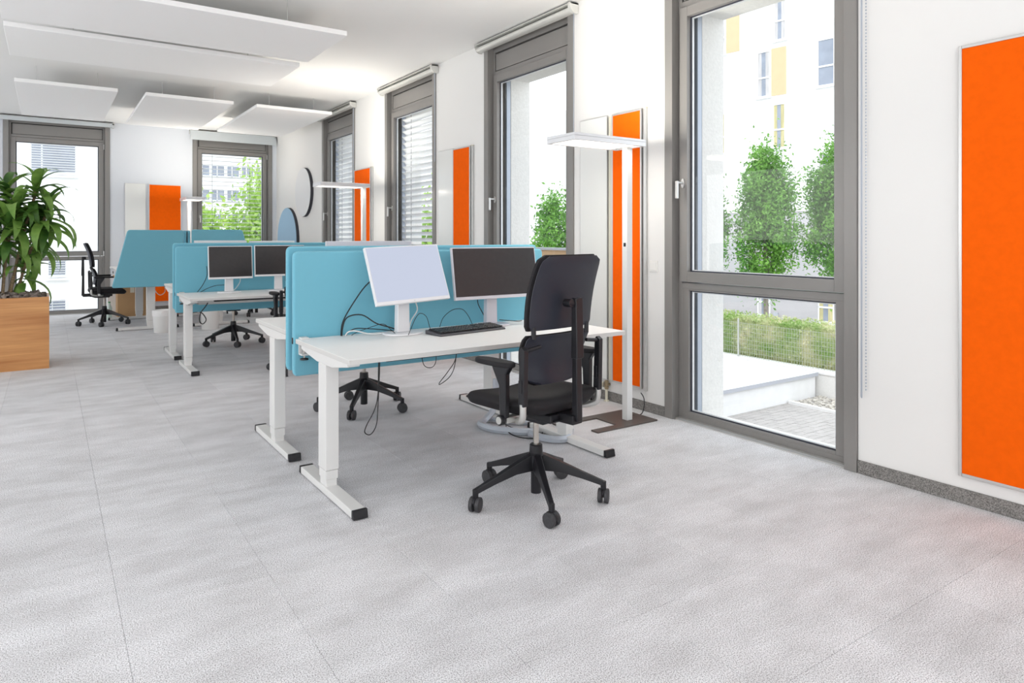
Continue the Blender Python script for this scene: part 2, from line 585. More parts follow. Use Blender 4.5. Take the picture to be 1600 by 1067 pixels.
# floor with carpet tiles
fl = box('floor', 'carpet_base', -5.0, WX + 0.14, -3.2, BY + 0.14, -0.30, -0.008)
tag(fl, kind='structure')
TS = 0.50
tile_me = MB().box(0.0004, TS - 0.0004, 0.0004, TS - 0.0004, -0.008, 0.0).mesh('carpet_tile', 'carpet', bevel=0.0008, seg=1, smooth=False)
tiles = []
nx = int(math.ceil((WX + 5.0) / TS))
ny = int(math.ceil((BY + 3.2) / TS))
dv = Vector((math.sin(YAW), math.cos(YAW)))
rv = Vector((math.cos(YAW), -math.sin(YAW)))
for i in range(nx):
    for j in range(ny):
        x = WX - (i + 1) * TS
        y = BY - (j + 1) * TS
        c = Vector((x + TS / 2, y + TS / 2))
        dep = c.dot(dv)
        vis = dep > 1.2 and abs(c.dot(rv)) / dep < 0.86
        tiles.append((0 if vis else 1, c.length, x, y))
tiles.sort()
rest = MB()
for k, (vis, _, x, y) in enumerate(tiles):
    x0 = max(x, -5.0)
    y0 = max(y, -3.2)
    if k < 300 and x >= -5.0 and y >= -3.2:
        o = put('carpet_tile', tile_me, fl, loc=(x, y, 0))
    else:
        rest.box(x0 + 0.0008, x + TS - 0.0008, y0 + 0.0008, y + TS - 0.0008, -0.008, 0.0)
o = rest.obj('carpet_tiling', 'carpet', fl, smooth=False)
tag(o, kind='stuff')

ce = box('ceiling', 'ceiling', -5.0, WX + WT, -3.2, BY + WT, CH, CH + 0.2)
tag(ce, kind='structure')

# window wall: piers and the strip over the windows
mb = MB()
ys = [-3.2] + [v for a, b in reversed(WIN) for v in (a, b)] + [BY + WT]
for k in range(0, len(ys), 2):
    mb.box(WX, WX + WT, ys[k], ys[k + 1], 0, CH)
for a, b in WIN:
    mb.box(WX, WX + WT, a, b, 3.25, CH)
    mb.box(WX + 0.02, WX + WT, a, b, -0.01, 0.0)
o = mb.obj('wall_right', 'wall', smooth=False)
tag(o, kind='structure')
mb = MB()
xs = [-5.0, BWIN[0][0], BWIN[0][1], BWIN[1][0], BWIN[1][1], WX]
for k in range(0, 6, 2):
    mb.box(xs[k], xs[k + 1], BY, BY + WT, 0, CH)
for a, b in BWIN:
    mb.box(a, b, BY, BY + WT, 3.25, CH)
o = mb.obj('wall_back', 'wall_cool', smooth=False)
tag(o, kind='structure')
o = box('wall_left', 'wall', -5.0 - WT, -5.0, -3.2, BY + WT, 0, CH); tag(o, kind='structure')
o = box('wall_front', 'wall', -5.0, WX, -3.2 - WT, -3.2, 0, CH); tag(o, kind='structure')

# outer facade piers in rough render, with the deep reveals seen through the panes
mb = MB()
prev = -3.2
for a, b in reversed(WIN):
    mb.box(3.93, 4.165, prev, a - 0.02 + 0.16, -1.3, 3.6)
    prev = b - 0.145
mb.box(3.93, 4.165, prev, 14.1, -1.3, 3.6)
mb.box(3.90, 4.165, -3.2, 14.1, 2.92, 3.6)
mb.box(3.90, 4.165, -3.2, 14.1, -1.3, -0.03)
mb.box(WX + WT, 3.93, -3.2, 14.1, 3.0, 3.6)
mb.box(WX + 0.14, 3.93, -3.2, 14.1, -0.31, -0.04)
o = mb.obj('wall_right_outer', 'concrete', smooth=False)
tag(o, 'rough white rendered outer piers seen through the panes', kind='structure')
mb = MB()
xs = [-5.2, BWIN[0][0] - 0.02, BWIN[0][1] + 0.02, BWIN[1][0] - 0.02, BWIN[1][1] + 0.02, 3.92]
for k in range(0, 6, 2):
    mb.box(xs[k], xs[k + 1], 13.93, 14.12, -1.3, 3.6)
mb.box(-5.2, 3.92, 13.90, 14.12, 2.96, 3.6)
o = mb.obj('wall_back_outer', 'concrete', smooth=False)
tag(o, kind='structure')

# skirting in the same carpet, between the windows
ys2 = [(-3.2, WIN[3][0]), (WIN[3][1], WIN[2][0]), (WIN[2][1], WIN[1][0]), (WIN[1][1], WIN[0][0]), (WIN[0][1], BY)]
for a, b in ys2:
    o = box('baseboard_right', 'carpet_skirting', WX - 0.012, WX, a + 0.002, b - 0.002, 0, 0.072, bevel=0.002, seg=1)
    tag(o, kind='structure')
for a, b in ((-5, BWIN[0][0]), (BWIN[0][1], BWIN[1][0]), (BWIN[1][1], WX - 0.012)):
    o = box('baseboard_back', 'carpet_skirting', a + 0.002, b - 0.002, BY - 0.012, BY, 0, 0.072, bevel=0.002, seg=1)
    tag(o, kind='structure')


def frame_boxes(mb, x0, x1, y0, y1, z0, z1, wl_, wr, wb, wt):
    mb.box(x0, x0 + wl_, y0, y1, z0, z1)
    mb.box(x1 - wr, x1, y0, y1, z0, z1)
    mb.box(x0 + wl_, x1 - wr, y0, y1, z0, z0 + wb)
    mb.box(x0 + wl_, x1 - wr, y0, y1, z1 - wt, z1)


def make_window(idx, loc, rz, W, hinge_strip=True):
    """local x to the right seen from inside, y outwards, origin on the floor at the left jamb"""
    w = bpy.data.objects.new('window_%d' % idx, None)
    COL.objects.link(w)
    w.location = loc
    w.rotation_euler = (0, 0, rz)
    tag(w, kind='structure')
    H = 3.25
    for x0, x1 in ((0.002, 0.075), (W - 0.075, W - 0.002)):
        box('jamb_strip', 'frame', x0, x1, -0.015, 0.13, 0.0, H - 0.002, w, bevel=0.002, seg=1)
    mb = MB()                                            # fixed frame, transom and head
    a, b = 0.075, W - 0.075
    frame_boxes(mb, a, b, 0.055, 0.13, 0.0, H, 0.03, 0.03, 0.045, 0.06)
    mb.box(a + 0.03, b - 0.03, 0.055, 0.13, 0.935, 0.978)      # transom
    mb.box(a + 0.03, b - 0.03, 0.055, 0.13, 2.945, 2.985)
    mb.obj('fixed_frame', 'frame', w, bevel=0.0015, seg=1)
    box('shadow_gap', 'frame_dark', a + 0.02, b - 0.02, 0.075, 0.12, 2.98, H - 0.04, w)
    box('header_panel', 'frame', a + 0.046, b - 0.040, 0.056, 0.075, 2.991, 3.158, w, bevel=0.001, seg=1)
    box('header_fascia', 'frame', a + 0.03, b - 0.03, 0.05, 0.075, 3.174, H, w)
    mb = MB()                                            # lower fixed light
    frame_boxes(mb, a + 0.027, b - 0.027, 0.058, 0.12, 0.040, 0.937, 0.063, 0.063, 0.022, 0.014)
    mb.obj('lower_frame', 'frame', w, bevel=0.0015, seg=1)
    mb = MB()                                            # opening sash
    frame_boxes(mb, a + 0.022, b - 0.020, 0.040, 0.115, 0.985, 2.94, 0.068, 0.070, 0.071, 0.07)
    sash = mb.obj('sash', 'frame', w, bevel=0.002, seg=1)
    g0, g1 = 0.165, W - 0.165
    for nm, z0, z1 in (('upper_pane', 1.056, 2.870), ('lower_pane', 0.062, 0.923)):
        mb = MB()
        frame_boxes(mb, g0, g1, 0.078, 0.10, z0, z1, 0.010, 0.010, 0.008, 0.008)
        mb.obj('gasket', 'gasket', w, smooth=False)
        mb = MB()
        frame_boxes(mb, g0 + 0.010, g1 - 0.010, 0.082, 0.098, z0 + 0.008, z1 - 0.008, 0.006, 0.006, 0.006, 0.006)
        mb.obj('spacer', 'bead', w, smooth=False)
        mb = MB()
        mb._add([(g0, 0.088, z0), (g1, 0.088, z0), (g1, 0.088, z1), (g0, 0.088, z1)], [(0, 1, 2, 3)])
        mb.obj('pane', 'glass', w, smooth=False)
    # handle on the left stile
    hx = 0.131
    h = MB()
    h.prism([(hx + 0.014 * math.cos(t) * 1.0, 1.685 + 0.034 * math.sin(t)) for t in [2 * PI * i / 18 for i in range(18)]], 'y', 0.030, 0.041)
    hh = h.obj('handle', 'alu', w, bevel=0.002, seg=2)
    h = MB()
    h.cyl((hx, 0.034, 1.688), (hx, -0.022, 1.688), 0.009, seg=12)
    h.box(hx - 0.011, hx + 0.011, -0.034, -0.018, 1.575, 1.700)
    h.obj('lever', 'alu', hh, bevel=0.003, seg=2)
    for z in (1.02, 2.86):
        MB().cyl((W - 0.088, 0.032, z - 0.04), (W - 0.088, 0.032, z + 0.045), 0.010, seg=10).obj('hinge', 'alu', w)
    box('sill_strip', 'alu', 0.075, W - 0.075, 0.02, 0.056, 0.0, 0.012, w)
    # guide rails of the outside blinds
    for x0, x1, m in ((0.125, 0.150, 'rail'), (W - 0.150, W - 0.125, 'rail')):
        box('guide_rail', m, x0, x1, 0.17, 0.215, 0.02, 2.93, w)
    return w


wins = []
for k, (a, b) in enumerate(WIN):
    wins.append(make_window(k + 1, (WX, b, 0), R(-90), b - a))
for k, (a, b) in enumerate(BWIN):
    wins.append(make_window(k + 5, (a, BY, 0), 0, b - a))

# roller blinds above the windows
blind_lab = ['white roller blind cassette over the farthest window of the long window wall',
             'white roller blind cassette over the second farthest slatted window of the long wall',
             'pale roller blind cassette over the tall window left of the nearest floor lamp',
             'roller blind with bead chain over the big nearest window',
             'grey roller blind cassette over the left window behind the plant',
             'grey roller blind fascia over the right window of the far wall']


def roller_blind(lab, loc, rz, W, far=False, fascia=0.0, chain_z=0.9):
    t = thing('roller_blind', lab, 'blind', loc, rz, 'roller blinds above the windows')
    x0, x1 = -0.055, W + 0.06
    prof = [(-0.004, 3.275), (-0.085, 3.275), (-0.092, 3.262), (-0.004, 3.262)]
    mb = MB()
    mb.prism(prof, 'x', x0, x1)
    mb.obj('cover', 'cassette' if not far else 'frame', t, bevel=0.001, seg=1)
    mb = MB()
    pr = [(-0.01, 3.252)] + [(-0.040 + 0.042 * math.cos(q), 3.226 + 0.027 * math.sin(q)) for q in [R(95 + 16 * i) for i in range(12)]] + [(-0.01, 3.200)]
    mb.prism(pr, 'x', x0 + 0.004, x1 - 0.03)
    mb.obj('fabric_roll', 'blind_fabric' if far else 'cassette', t, sharp=50)
    for xa, xb in ((x0, x0 + 0.006), (x1 - 0.034, x1)):
        mb = MB()
        mb.prism([(-0.004, 3.276), (-0.095, 3.276), (-0.095, 3.235), (-0.07, 3.200), (-0.045, 3.188), (-0.004, 3.188)], 'x', xa, xb)
        mb.obj('end_cap', 'cassette', t, bevel=0.002, seg=1)
    if fascia:
        box('fabric_drop', 'blind_fabric', x0 + 0.004, x1 - 0.004, -0.095, -0.088, 3.262 - fascia, 3.262, t, bevel=0.001, seg=1)
    cx = x1 - 0.025
    if not far:
        mb = MB()
        for dx in (0.0, 0.012):
            mb.cyl((cx + dx, -0.035 - dx, 3.19), (cx + dx, -0.035 - dx, chain_z), 0.0022, seg=5)
        mb.tube([(cx, -0.035, chain_z), (cx + 0.002, -0.038, chain_z - 0.03), (cx + 0.010, -0.044, chain_z - 0.03), (cx + 0.012, -0.047, chain_z)], 0.0022, seg=5)
        mb.obj('bead_chain', 'rail', t)
    return t


for k, (a, b) in enumerate(WIN):
    roller_blind(blind_lab[k], (WX, b, 0), R(-90), b - a, chain_z=(0.46 if k == 3 else 2.2))
for k, (a, b) in enumerate(BWIN):
    roller_blind(blind_lab[4 + k], (a, BY, 0), 0, b - a, far=True, fascia=(0.07 if k == 0 else 0.17))
# beads of the near chain
mb = MB()
for i in range(150):
    z = 0.47 + i * 0.018
    mb.cyl((WX - 0.016, 1.998, z - 0.004), (WX - 0.016, 1.998, z + 0.004), 0.0035, seg=5)
ch_par = [o for o in COL.objects if o.name.startswith('roller_blind') and o.get('label') == blind_lab[3]][0]
o = mb.obj('chain_beads', 'rail')
o.parent = ch_par
o.matrix_parent_inverse = (Matrix.Translation((WX, WIN[3][1], 0)) @ Matrix.Rotation(R(-90), 4, 'Z')).inverted()
tag(o, kind='stuff')

# outside venetian blinds (two far windows of the window wall, right window of the far wall)
def venetian(lab, loc, rz, W, tilt, z_top=2.90, z_bot=0.10):
    t = thing('venetian_blind', lab, 'blind', loc, rz, 'lowered slatted blinds outside the panes')
    x0, x1 = 0.155, W - 0.155
    mb = MB()
    prof = []
    for i in range(5):
        u = -1 + 0.5 * i
        prof.append((0.038 * u, 0.006 * (1 - u * u)))
    lower = [(p[0], p[1] - 0.0015) for p in reversed(prof)]
    mb.prism(prof + lower, 'x', x0, x1)
    me = mb.mesh('slat', 'slat')
    z = z_bot
    while z < z_top:
        o = put('slat', me, t, loc=(0, 0.193, z), rot=(tilt, 0, 0))
        z += 0.078
    box('head_rail', 'rail', x0, x1, 0.165, 0.222, z_top, z_top + 0.05, t)
    for xx in (x0 + 0.22, x1 - 0.22):
        MB().cyl((xx, 0.193, z_bot), (xx, 0.193, z_top), 0.0025, seg=5).obj('lift_cord', 'black_plastic', t)
    return t


venetian('grey slatted outside blind lowered behind the farthest window of the long wall', (WX, WIN[0][1], 0), R(-90), WIN[0][1] - WIN[0][0], R(-36))
venetian('grey slatted outside blind lowered behind the window right of the first wall-mounted orange board', (WX, WIN[1][1], 0), R(-90), WIN[1][1] - WIN[1][0], R(-36))
venetian('open slatted outside blind behind the right window of the far wall', (BWIN[1][0], BY, 0), 0, BWIN[1][1] - BWIN[1][0], R(-3))

# ================================================================== CEILING PANELS
def ceiling_panel(lab, x0, x1, y0, y1, z=3.05):
    t = thing('ceiling_panel', lab, 'acoustic panel', ((x0 + x1) / 2, (y0 + y1) / 2, z), 0, 'white acoustic panels hung under the ceiling')
    hx, hy = (x1 - x0) / 2, (y1 - y0) / 2
    box('panel', 'acoustic', -hx, hx, -hy, hy, 0, 0.042, t, bevel=0.003, seg=2)
    for sx in (-1, 1):
        for sy in (-1, 1):
            MB().cyl((sx * hx * 0.6, sy * hy * 0.86, 0.042), (sx * hx * 0.6, sy * hy * 0.86, CH - z), 0.003, seg=6).obj('hanger', 'alu', t)


ceiling_panel('long white hanging ceiling panel nearest the camera, top left', -0.31, 2.145, 5.71, 6.80)
ceiling_panel('long white hanging ceiling panel, second from the camera', -0.31, 2.13, 7.02, 8.13)
ceiling_panel('white hanging ceiling panel above the plant and left far window', -0.32, 0.69, 9.46, 12.0)
ceiling_panel('white hanging ceiling panel in the middle of the far row of three', 0.99, 2.015, 9.49, 12.1)
ceiling_panel('white hanging ceiling panel closest to the far window wall corner', 2.31, 3.345, 9.50, 12.1)

# round acoustic discs on the window wall near the corner
def disc(name, lab, y, z, r, m, x=3.655):
    t = thing(name, lab, 'acoustic panel', (x, y, z), 0)
    n = 48
    poly = [(r * math.cos(2 * PI * i / n), r * math.sin(2 * PI * i / n)) for i in range(n)]
    MB().prism(poly, 'x', 0.0, 0.050).obj('felt_core', 'felt_dark', t)
    poly = [(p[0] * 0.995, p[1] * 0.995) for p in poly]
    MB().prism(poly, 'x', -0.008, 0.0).obj('face', m, t)


disc('round_wall_panel', 'round white acoustic disc with dark edge high on the wall beside the corner', 11.86, 2.085, 0.425, 'round_white')
disc('round_wall_panel', 'round light blue acoustic disc with dark edge low on the wall by the corner', 12.82, 1.25, 0.60, 'round_blue')

# ================================================================== BOARDS
def board(name, lab, cat, loc, rz, W, z0, z1, m, frame=0.013, depth=0.022, group=None, x_off=0):
    """local x right as seen from inside, y out into the wall"""
    t = thing(name, lab, cat, loc, rz, group)
    box('face', m, frame, W - frame, -depth + 0.004, -0.004, z0 + frame, z1 - frame, t)
    if frame > 0.006:
        mb = MB()
        frame_boxes(mb, 0, W, -depth, -0.001, z0, z1, frame, frame, frame, frame)
        mb.obj('frame', 'alu', t, bevel=0.002, seg=1)
    else:
        box('backing', 'alu', 0, W, -depth + 0.006, -0.001, z0, z1, t)
    return t


board('pin_board', 'large orange felt pin board at the right edge of the photo', 'board', (WX, 1.540, 0), R(-90), 0.62, 0.135, 2.235, 'orange', frame=0.016)
board('pin_board', 'tall orange pin board on the wall right behind the nearest floor lamp', 'board', (WX - 0.012, 4.015, 0), R(-90), 0.325, 0.165, 2.267, 'orange')
board('white_board', 'narrow white board left of the orange board behind the nearest floor lamp', 'board', (WX - 0.004, 4.415, 0), R(-90), 0.335, 0.165, 2.272, 'board_white', frame=0.006)
board('pin_board', 'orange pin board between the second and third window of the long wall', 'board', (WX - 0.012, 6.575, 0), R(-90), 0.37, 0.165, 2.27, 'orange')
board('white_board', 'glossy white board left of the orange board between second and third window', 'board', (WX - 0.004, 6.93, 0), R(-90), 0.345, 0.165, 2.28, 'board_white', frame=0.006)
board('pin_board', 'orange pin board behind the second floor lamp between the two slatted windows', 'board', (WX - 0.012, 9.50, 0), R(-90), 0.60, 0.165, 2.275, 'orange')
board('white_board', 'narrow white board on the far wall left of the red-orange board', 'board', (1.103, BY, 0), 0, 0.325, 0.16, 2.255, 'board_white', frame=0.006)
board('pin_board', 'deep orange pin board on the far wall between the two windows', 'board', (1.472, BY - 0.004, 0), 0, 0.53, 0.145, 2.252, 'orange')
for y, lab in ((3.66, 'aluminium wall rail right of the orange board behind the nearest lamp'),
               (4.035, 'cream wall rail between white board and orange board behind the nearest lamp'),
               (6.175, 'aluminium wall rail right of the orange board between second and third window'),
               (8.87, 'aluminium wall rail right of the orange board behind the second lamp')):
    t = thing('wall_rail', lab, 'rail', (WX, y, 0), 0)
    if 'cream' in lab:
        box('profile', 'cream', -0.014, -0.001, 0.0, 0.036, 0.165, 2.26, t, bevel=0.002, seg=1)
    else:
        box('profile', 'alu', -0.022, -0.001, -0.006, 0.020, 0.15, 2.272, t, bevel=0.002, seg=1)
        box('end_piece', 'cream', -0.024, -0.001, -0.008, 0.022, 2.266, 2.275, t)

# heating pipe stub with valve by the lamp
t = thing('pipe_stub', 'short pipe with brass valve under the white board by the lamp base', 'pipe', (WX - 0.035, 4.07, 0), 0)
mb = MB(); mb.cyl((0, 0, 0.0), (0, 0, 0.10), 0.011, seg=12); mb.cyl((0, 0, 0.0), (0, 0, 0.008), 0.022, seg=12)
mb.obj('pipe', 'cream', t)
mb = MB(); mb.cyl((0, 0, 0.095), (0, 0, 0.165), 0.015, seg=10); mb.cyl((0, 0, 0.13), (0.033, 0, 0.13), 0.011, seg=10); mb.cyl((0, 0.0, 0.105), (0, 0, 0.115), 0.020, seg=6); mb.cyl((0, 0.0, 0.148), (0, 0, 0.158), 0.020, seg=6)
mb.obj('valve', 'brass', t)
MB().cyl((-0.012, 0.02, 0.13), (-0.03, 0.075, 0.13), 0.022, 0.020, seg=14).obj('valve_cap', 'cream', t, bevel=0.003)

# light switch
t = thing('light_switch', 'small white light switch on the wall left of the big window', 'switch', (WX, 3.588, 1.087), 0)
box('cover_plate', 'socket', -0.010, -0.0005, -0.041, 0.041, -0.041, 0.041, t, bevel=0.002)
box('rocker', 'socket', -0.015, -0.009, -0.028, 0.028, -0.028, 0.028, t, bevel=0.002)


# ================================================================== DESKS
def make_desk(lab, loc, rz, h, W=1.745, legs=(0.010, 1.567), group='sit-stand desks', top_rot=0.0, tray=True):
    """local: x along the width, y from front edge to back edge; origin on the floor under the front left corner"""
    t = thing('desk', lab, 'desk', loc, rz, group)
    D = 0.80
    top = MB().box(0, W, 0, D, h - 0.025, h)
    o = top.obj('tabletop', 'laminate', t, bevel=0.0015, seg=1)
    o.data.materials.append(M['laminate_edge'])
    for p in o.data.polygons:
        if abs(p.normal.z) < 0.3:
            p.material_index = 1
    ub = h - 0.0275
    for lx in legs:
        l1 = lx + 0.070
        yc = 0.40
        box('upper_leg', 'white', lx, l1, yc - 0.055, yc + 0.055, 0.125, ub - 0.05, t, bevel=0.004, seg=2)
        box('middle_leg', 'white', lx + 0.003, l1 - 0.003, yc - 0.051, yc + 0.051, 0.0775, 0.1220, t, bevel=0.002, seg=2)
        box('inner_leg', 'white', lx + 0.007, l1 - 0.007, yc - 0.046, yc + 0.046, 0.038, 0.1300, t, bevel=0.003, seg=2)
        f = MB().box(lx - 0.002, l1 - 0.002, -0.005, 0.735, 0.006, 0.042).obj('foot', 'white', t, bevel=0.004, seg=2)
        for ya, yb, sl in ((-0.032, -0.005, -1), (0.735, 0.762, 1)):
            MB().prism([(ya if sl < 0 else yb, 0.004), (yb if sl < 0 else ya, 0.004), (yb if sl < 0 else ya, 0.044), ((ya + 0.008) if sl < 0 else (yb - 0.008), 0.044)], 'x', lx - 0.003, l1 - 0.001).obj('foot_cap', 'black_plastic', f, bevel=0.002, seg=1)
        for yy in (0.05, 0.68):
            MB().cyl((lx + 0.03, yy, 0), (lx + 0.03, yy, 0.007), 0.016, seg=12).obj('glide', 'black_plastic', f)
        # bracket under the top, tapering to both ends
        b = MB().prism([(0.060, ub - 0.018), (0.060, ub), (0.745, ub), (0.745, ub - 0.022), (yc + 0.10, ub - 0.052), (yc - 0.13, ub - 0.052)], 'x', lx + 0.004, l1 - 0.004)
        b.obj('side_bracket', 'white', t, bevel=0.003, seg=1)
        MB().cyl((lx + 0.035, yc - 0.065, ub - 0.052), (lx + 0.035, yc - 0.065, ub - 0.060), 0.008, seg=8).obj('screw', 'black_plastic', t)
    for yy in (0.33, 0.44):
        box('crossbeam', 'white', legs[0] + 0.06, legs[1] + 0.01, yy, yy + 0.03, ub - 0.045, ub - 0.005, t, bevel=0.002, seg=1)
    if tray:
        mb = MB()
        x0, x1 = 0.16, W - 0.16
        mb.box(x0, x1, 0.50, 0.504, ub - 0.075, ub - 0.001)
        mb.box(x0, x1, 0.504, 0.66, ub - 0.079, ub - 0.075)
        mb.box(x0, x1, 0.66, 0.664, ub - 0.075, ub - 0.03)
        mb.obj('cable_tray', 'white', t)
        box('handset_rail', 'black_plastic', legs[0] + 0.22, legs[1] - 0.05, 0.10, 0.13, ub - 0.020, ub - 0.001, t, bevel=0.002, seg=1)
    return t


def make_divider(lab, loc, rz, x0, x1, z0, z1, desk_h, poly=None, clamps=(), grp='teal desk dividers'):
    """local: x along width, y 0 = front face; stands behind the desk back edge"""
    t = thing('desk_divider', lab, 'divider', loc, rz, grp)
    pts = poly if poly else [(x0, z0), (x1, z0), (x1, z1), (x0, z1)]
    pts = round_poly(pts, 0.035, 5)
    mb = MB()
    mb.prism(pts, 'y', 0.0, 0.034)
    mb.obj('felt_panel', 'teal', t, bevel=0.0135, seg=4, sharp=60)
    mid = [(p[0], p[1]) for p in pts]
    cx = sum(p[0] for p in mid) / len(mid); cz = sum(p[1] for p in mid) / len(mid)
    for x in clamps:
        c = MB()
        c.box(x - 0.022, x + 0.022, -0.055, 0.0, desk_h, desk_h + 0.009)
        c.box(x - 0.022, x + 0.022, -0.008, 0.0, desk_h - 0.085, desk_h + 0.009)
        c.box(x - 0.022, x + 0.022, -0.06, 0.0, desk_h - 0.090, desk_h - 0.080)
        k = c.obj('clamp', 'white', t, bevel=0.002, seg=1)
        MB().cyl((x, -0.035, desk_h - 0.026), (x, -0.035, desk_h - 0.115), 0.005, seg=8).obj('clamp_screw', 'chrome', k)
        MB().lathe([(0.006, desk_h - 0.118), (0.024, desk_h - 0.116), (0.022, desk_h - 0.108), (0.007, desk_h - 0.104)], 14, (x, -0.035)).obj('clamp_knob', 'black_plastic', k)
    box('edge_clip', 'black_plastic', x0 - 0.002, x0 + 0.008, 0.008, 0.026, desk_h - 0.03, desk_h + 0.005, t)
    return t


D1 = 0.735
make_desk('front white desk with two monitors and a keyboard, nearest the camera', (1.145, 3.020, 0), R(0.6), D1, group='front pair of desks')
make_desk('rear white desk of the front pair, behind the front teal dividers', (2.890, 4.740, 0), R(180), 0.758, legs=(0.10, 1.675), group='front pair of desks')
make_divider('teal divider clamped to the front desk behind its two monitors', (1.128, 3.832, 0), 0, 0, 1.732, 0.522, 1.222, D1, clamps=(0.05, 1.6))
make_divider('teal divider of the rear front-pair desk, peeking out behind the nearest divider', (2.860, 3.935, 0), R(180), 0, 1.748, 0.545, 1.250, 0.758, clamps=(0.12, 1.66))
D2 = 0.725
make_desk('white desk of the middle pair with two dark monitors facing the camera', (1.095, 6.985, 0), 0, D2, group='middle pair of desks')
make_desk('rear white desk of the middle pair, behind the middle teal dividers', (2.840, 8.720, 0), R(180), 0.772, legs=(0.10, 1.675), group='middle pair of desks')
make_divider('teal divider of the middle pair behind the two dark monitors', (1.082, 7.800, 0), 0, 0, 1.74, 0.515, 1.206, D2, clamps=(0.06, 1.6))
make_divider('teal divider of the middle pair rear desk, rim visible above the nearer divider', (2.810, 7.905, 0), R(180), 0, 1.74, 0.545, 1.242, 0.772, clamps=(0.12, 1.66))
D3 = 0.84
make_desk('far left white desk hidden behind the slanted teal divider', (0.800, 12.500, 0), R(-90), D3, legs=(0.06, 1.55), group='far pair of desks')
make_desk('far right white desk behind the second slanted teal divider', (2.500, 10.740, 0), R(90), D3, legs=(0.10, 1.60), group='far pair of desks')
make_divider('far teal divider with slanted left edge beside the left office chair', (0.0, 10.690, 0), 0, 0.72, 1.590, 0.612, 1.405, D3,
             poly=[(0.705, 0.612), (1.590, 0.612), (1.590, 1.405), (0.895, 1.405)], grp='slanted teal dividers')
make_divider('far teal divider with slanted right edge in front of the far right window', (0.0, 10.690, 0), 0, 1.700, 2.58, 0.612, 1.415, D3,
             poly=[(1.700, 0.612), (2.600, 0.612), (2.395, 1.415), (1.700, 1.415)], grp='slanted teal dividers')
make_divider('far teal divider running lengthwise, left of the dark gap', (1.605, 12.48, 0), R(-90), 0, 1.74, 0.612, 1.400, D3)
make_divider('far teal divider running lengthwise, right of the dark gap', (1.690, 10.74, 0), R(90), 0, 1.74, 0.612, 1.400, D3)


# ================================================================== MONITORS
def make_monitor(lab, loc, rz, zc, tilt, screen='screen_dark', w=0.540, h=0.335, case='mon_white', group=None, roll=0.0):
    """local: screen faces -y; origin on the tabletop under the stand; zc = panel centre above the table"""
    t = thing('monitor', lab, 'monitor', loc, rz, group)
    mtx = Matrix.Translation((0, -0.055, zc)) @ Matrix.Rotation(roll, 4, 'Y') @ Matrix.Rotation(-tilt, 4, 'X')
    mb = MB().box(-w / 2, w / 2, -0.010, 0.012, -h / 2, h / 2, mtx)
    mb.prism([(-w * 0.36, -h * 0.36), (w * 0.36, -h * 0.36), (w * 0.36, h * 0.30), (-w * 0.36, h * 0.30)], 'y', 0.011, 0.038, mtx)
    p = mb.obj('housing', case, t, bevel=0.003, seg=2)
    MB().box(-w / 2 + 0.007, w / 2 - 0.007, -0.0115, -0.009, -h / 2 + 0.020, h / 2 - 0.007, mtx).obj('screen', screen, p, smooth=False)
    MB().box(-0.004, 0.004, -0.0115, -0.010, -h / 2 + 0.007, -h / 2 + 0.012, mtx).obj('power_mark', 'mon_grey', p, smooth=False)
    zb = zc + 0.02
    mb = MB()
    mb.prism([(-0.042, 0.012), (0.042, 0.012), (0.038, zb * 0.55), (0.040, zb), (-0.040, zb), (-0.038, zb * 0.55)], 'y', -0.012, 0.030)
    mb.obj('stand_neck', case, t, bevel=0.006, seg=2)
    mb = MB()
    mb.box(-0.035, 0.035, -0.035, 0.03, zb - 0.06, zb + 0.02)
    mb.obj('tilt_mount', case, t, bevel=0.004, seg=2)
    n = 32
    poly = [(0.118 * math.copysign(abs(math.cos(a)) ** 0.8, math.cos(a)), 0.092 * math.copysign(abs(math.sin(a)) ** 0.8, math.sin(a))) for a in [2 * PI * i / n for i in range(n)]]
    MB().prism(poly, 'z', 0.0, 0.012).obj('stand_base', case, t, bevel=0.003, seg=2)
    return t


make_monitor('left monitor on the front desk, pale screen tilted back', (1.715, 3.665, D1 + 0.001), R(5), 0.352, R(22), 'screen_pale', w=0.485, h=0.345, roll=R(-2.0))
make_monitor('right monitor on the front desk with dark smudged screen', (2.352, 3.705, D1 + 0.001), R(1), 0.340, R(9), 'screen_dark', w=0.635, h=0.325, case='mon_grey')
make_monitor('left one of two dark monitors on the middle desk', (1.560, 7.560, D2 + 0.001), R(2), 0.315, R(6), 'screen_dark', w=0.435, h=0.34)
make_monitor('right one of two dark monitors on the middle desk', (2.065, 7.560, D2 + 0.001), R(-2), 0.325, R(4), 'screen_dark', w=0.52, h=0.33)
make_monitor('monitor seen only as a grey top strip behind the front teal dividers', (1.77, 4.25, 0.759), R(180), 0.350, R(4), 'screen_dark', w=0.60, h=0.335, case='mon_grey')
make_monitor('left of two monitor tops showing above the middle dividers', (1.62, 8.24, 0.773), R(180), 0.325, R(4), 'screen_dark', w=0.56, h=0.335, case='mon_white')
make_monitor('right of two monitor tops showing above the middle dividers', (2.19, 8.24, 0.773), R(180), 0.320, R(4), 'screen_dark', w=0.52, h=0.335, case='mon_white')

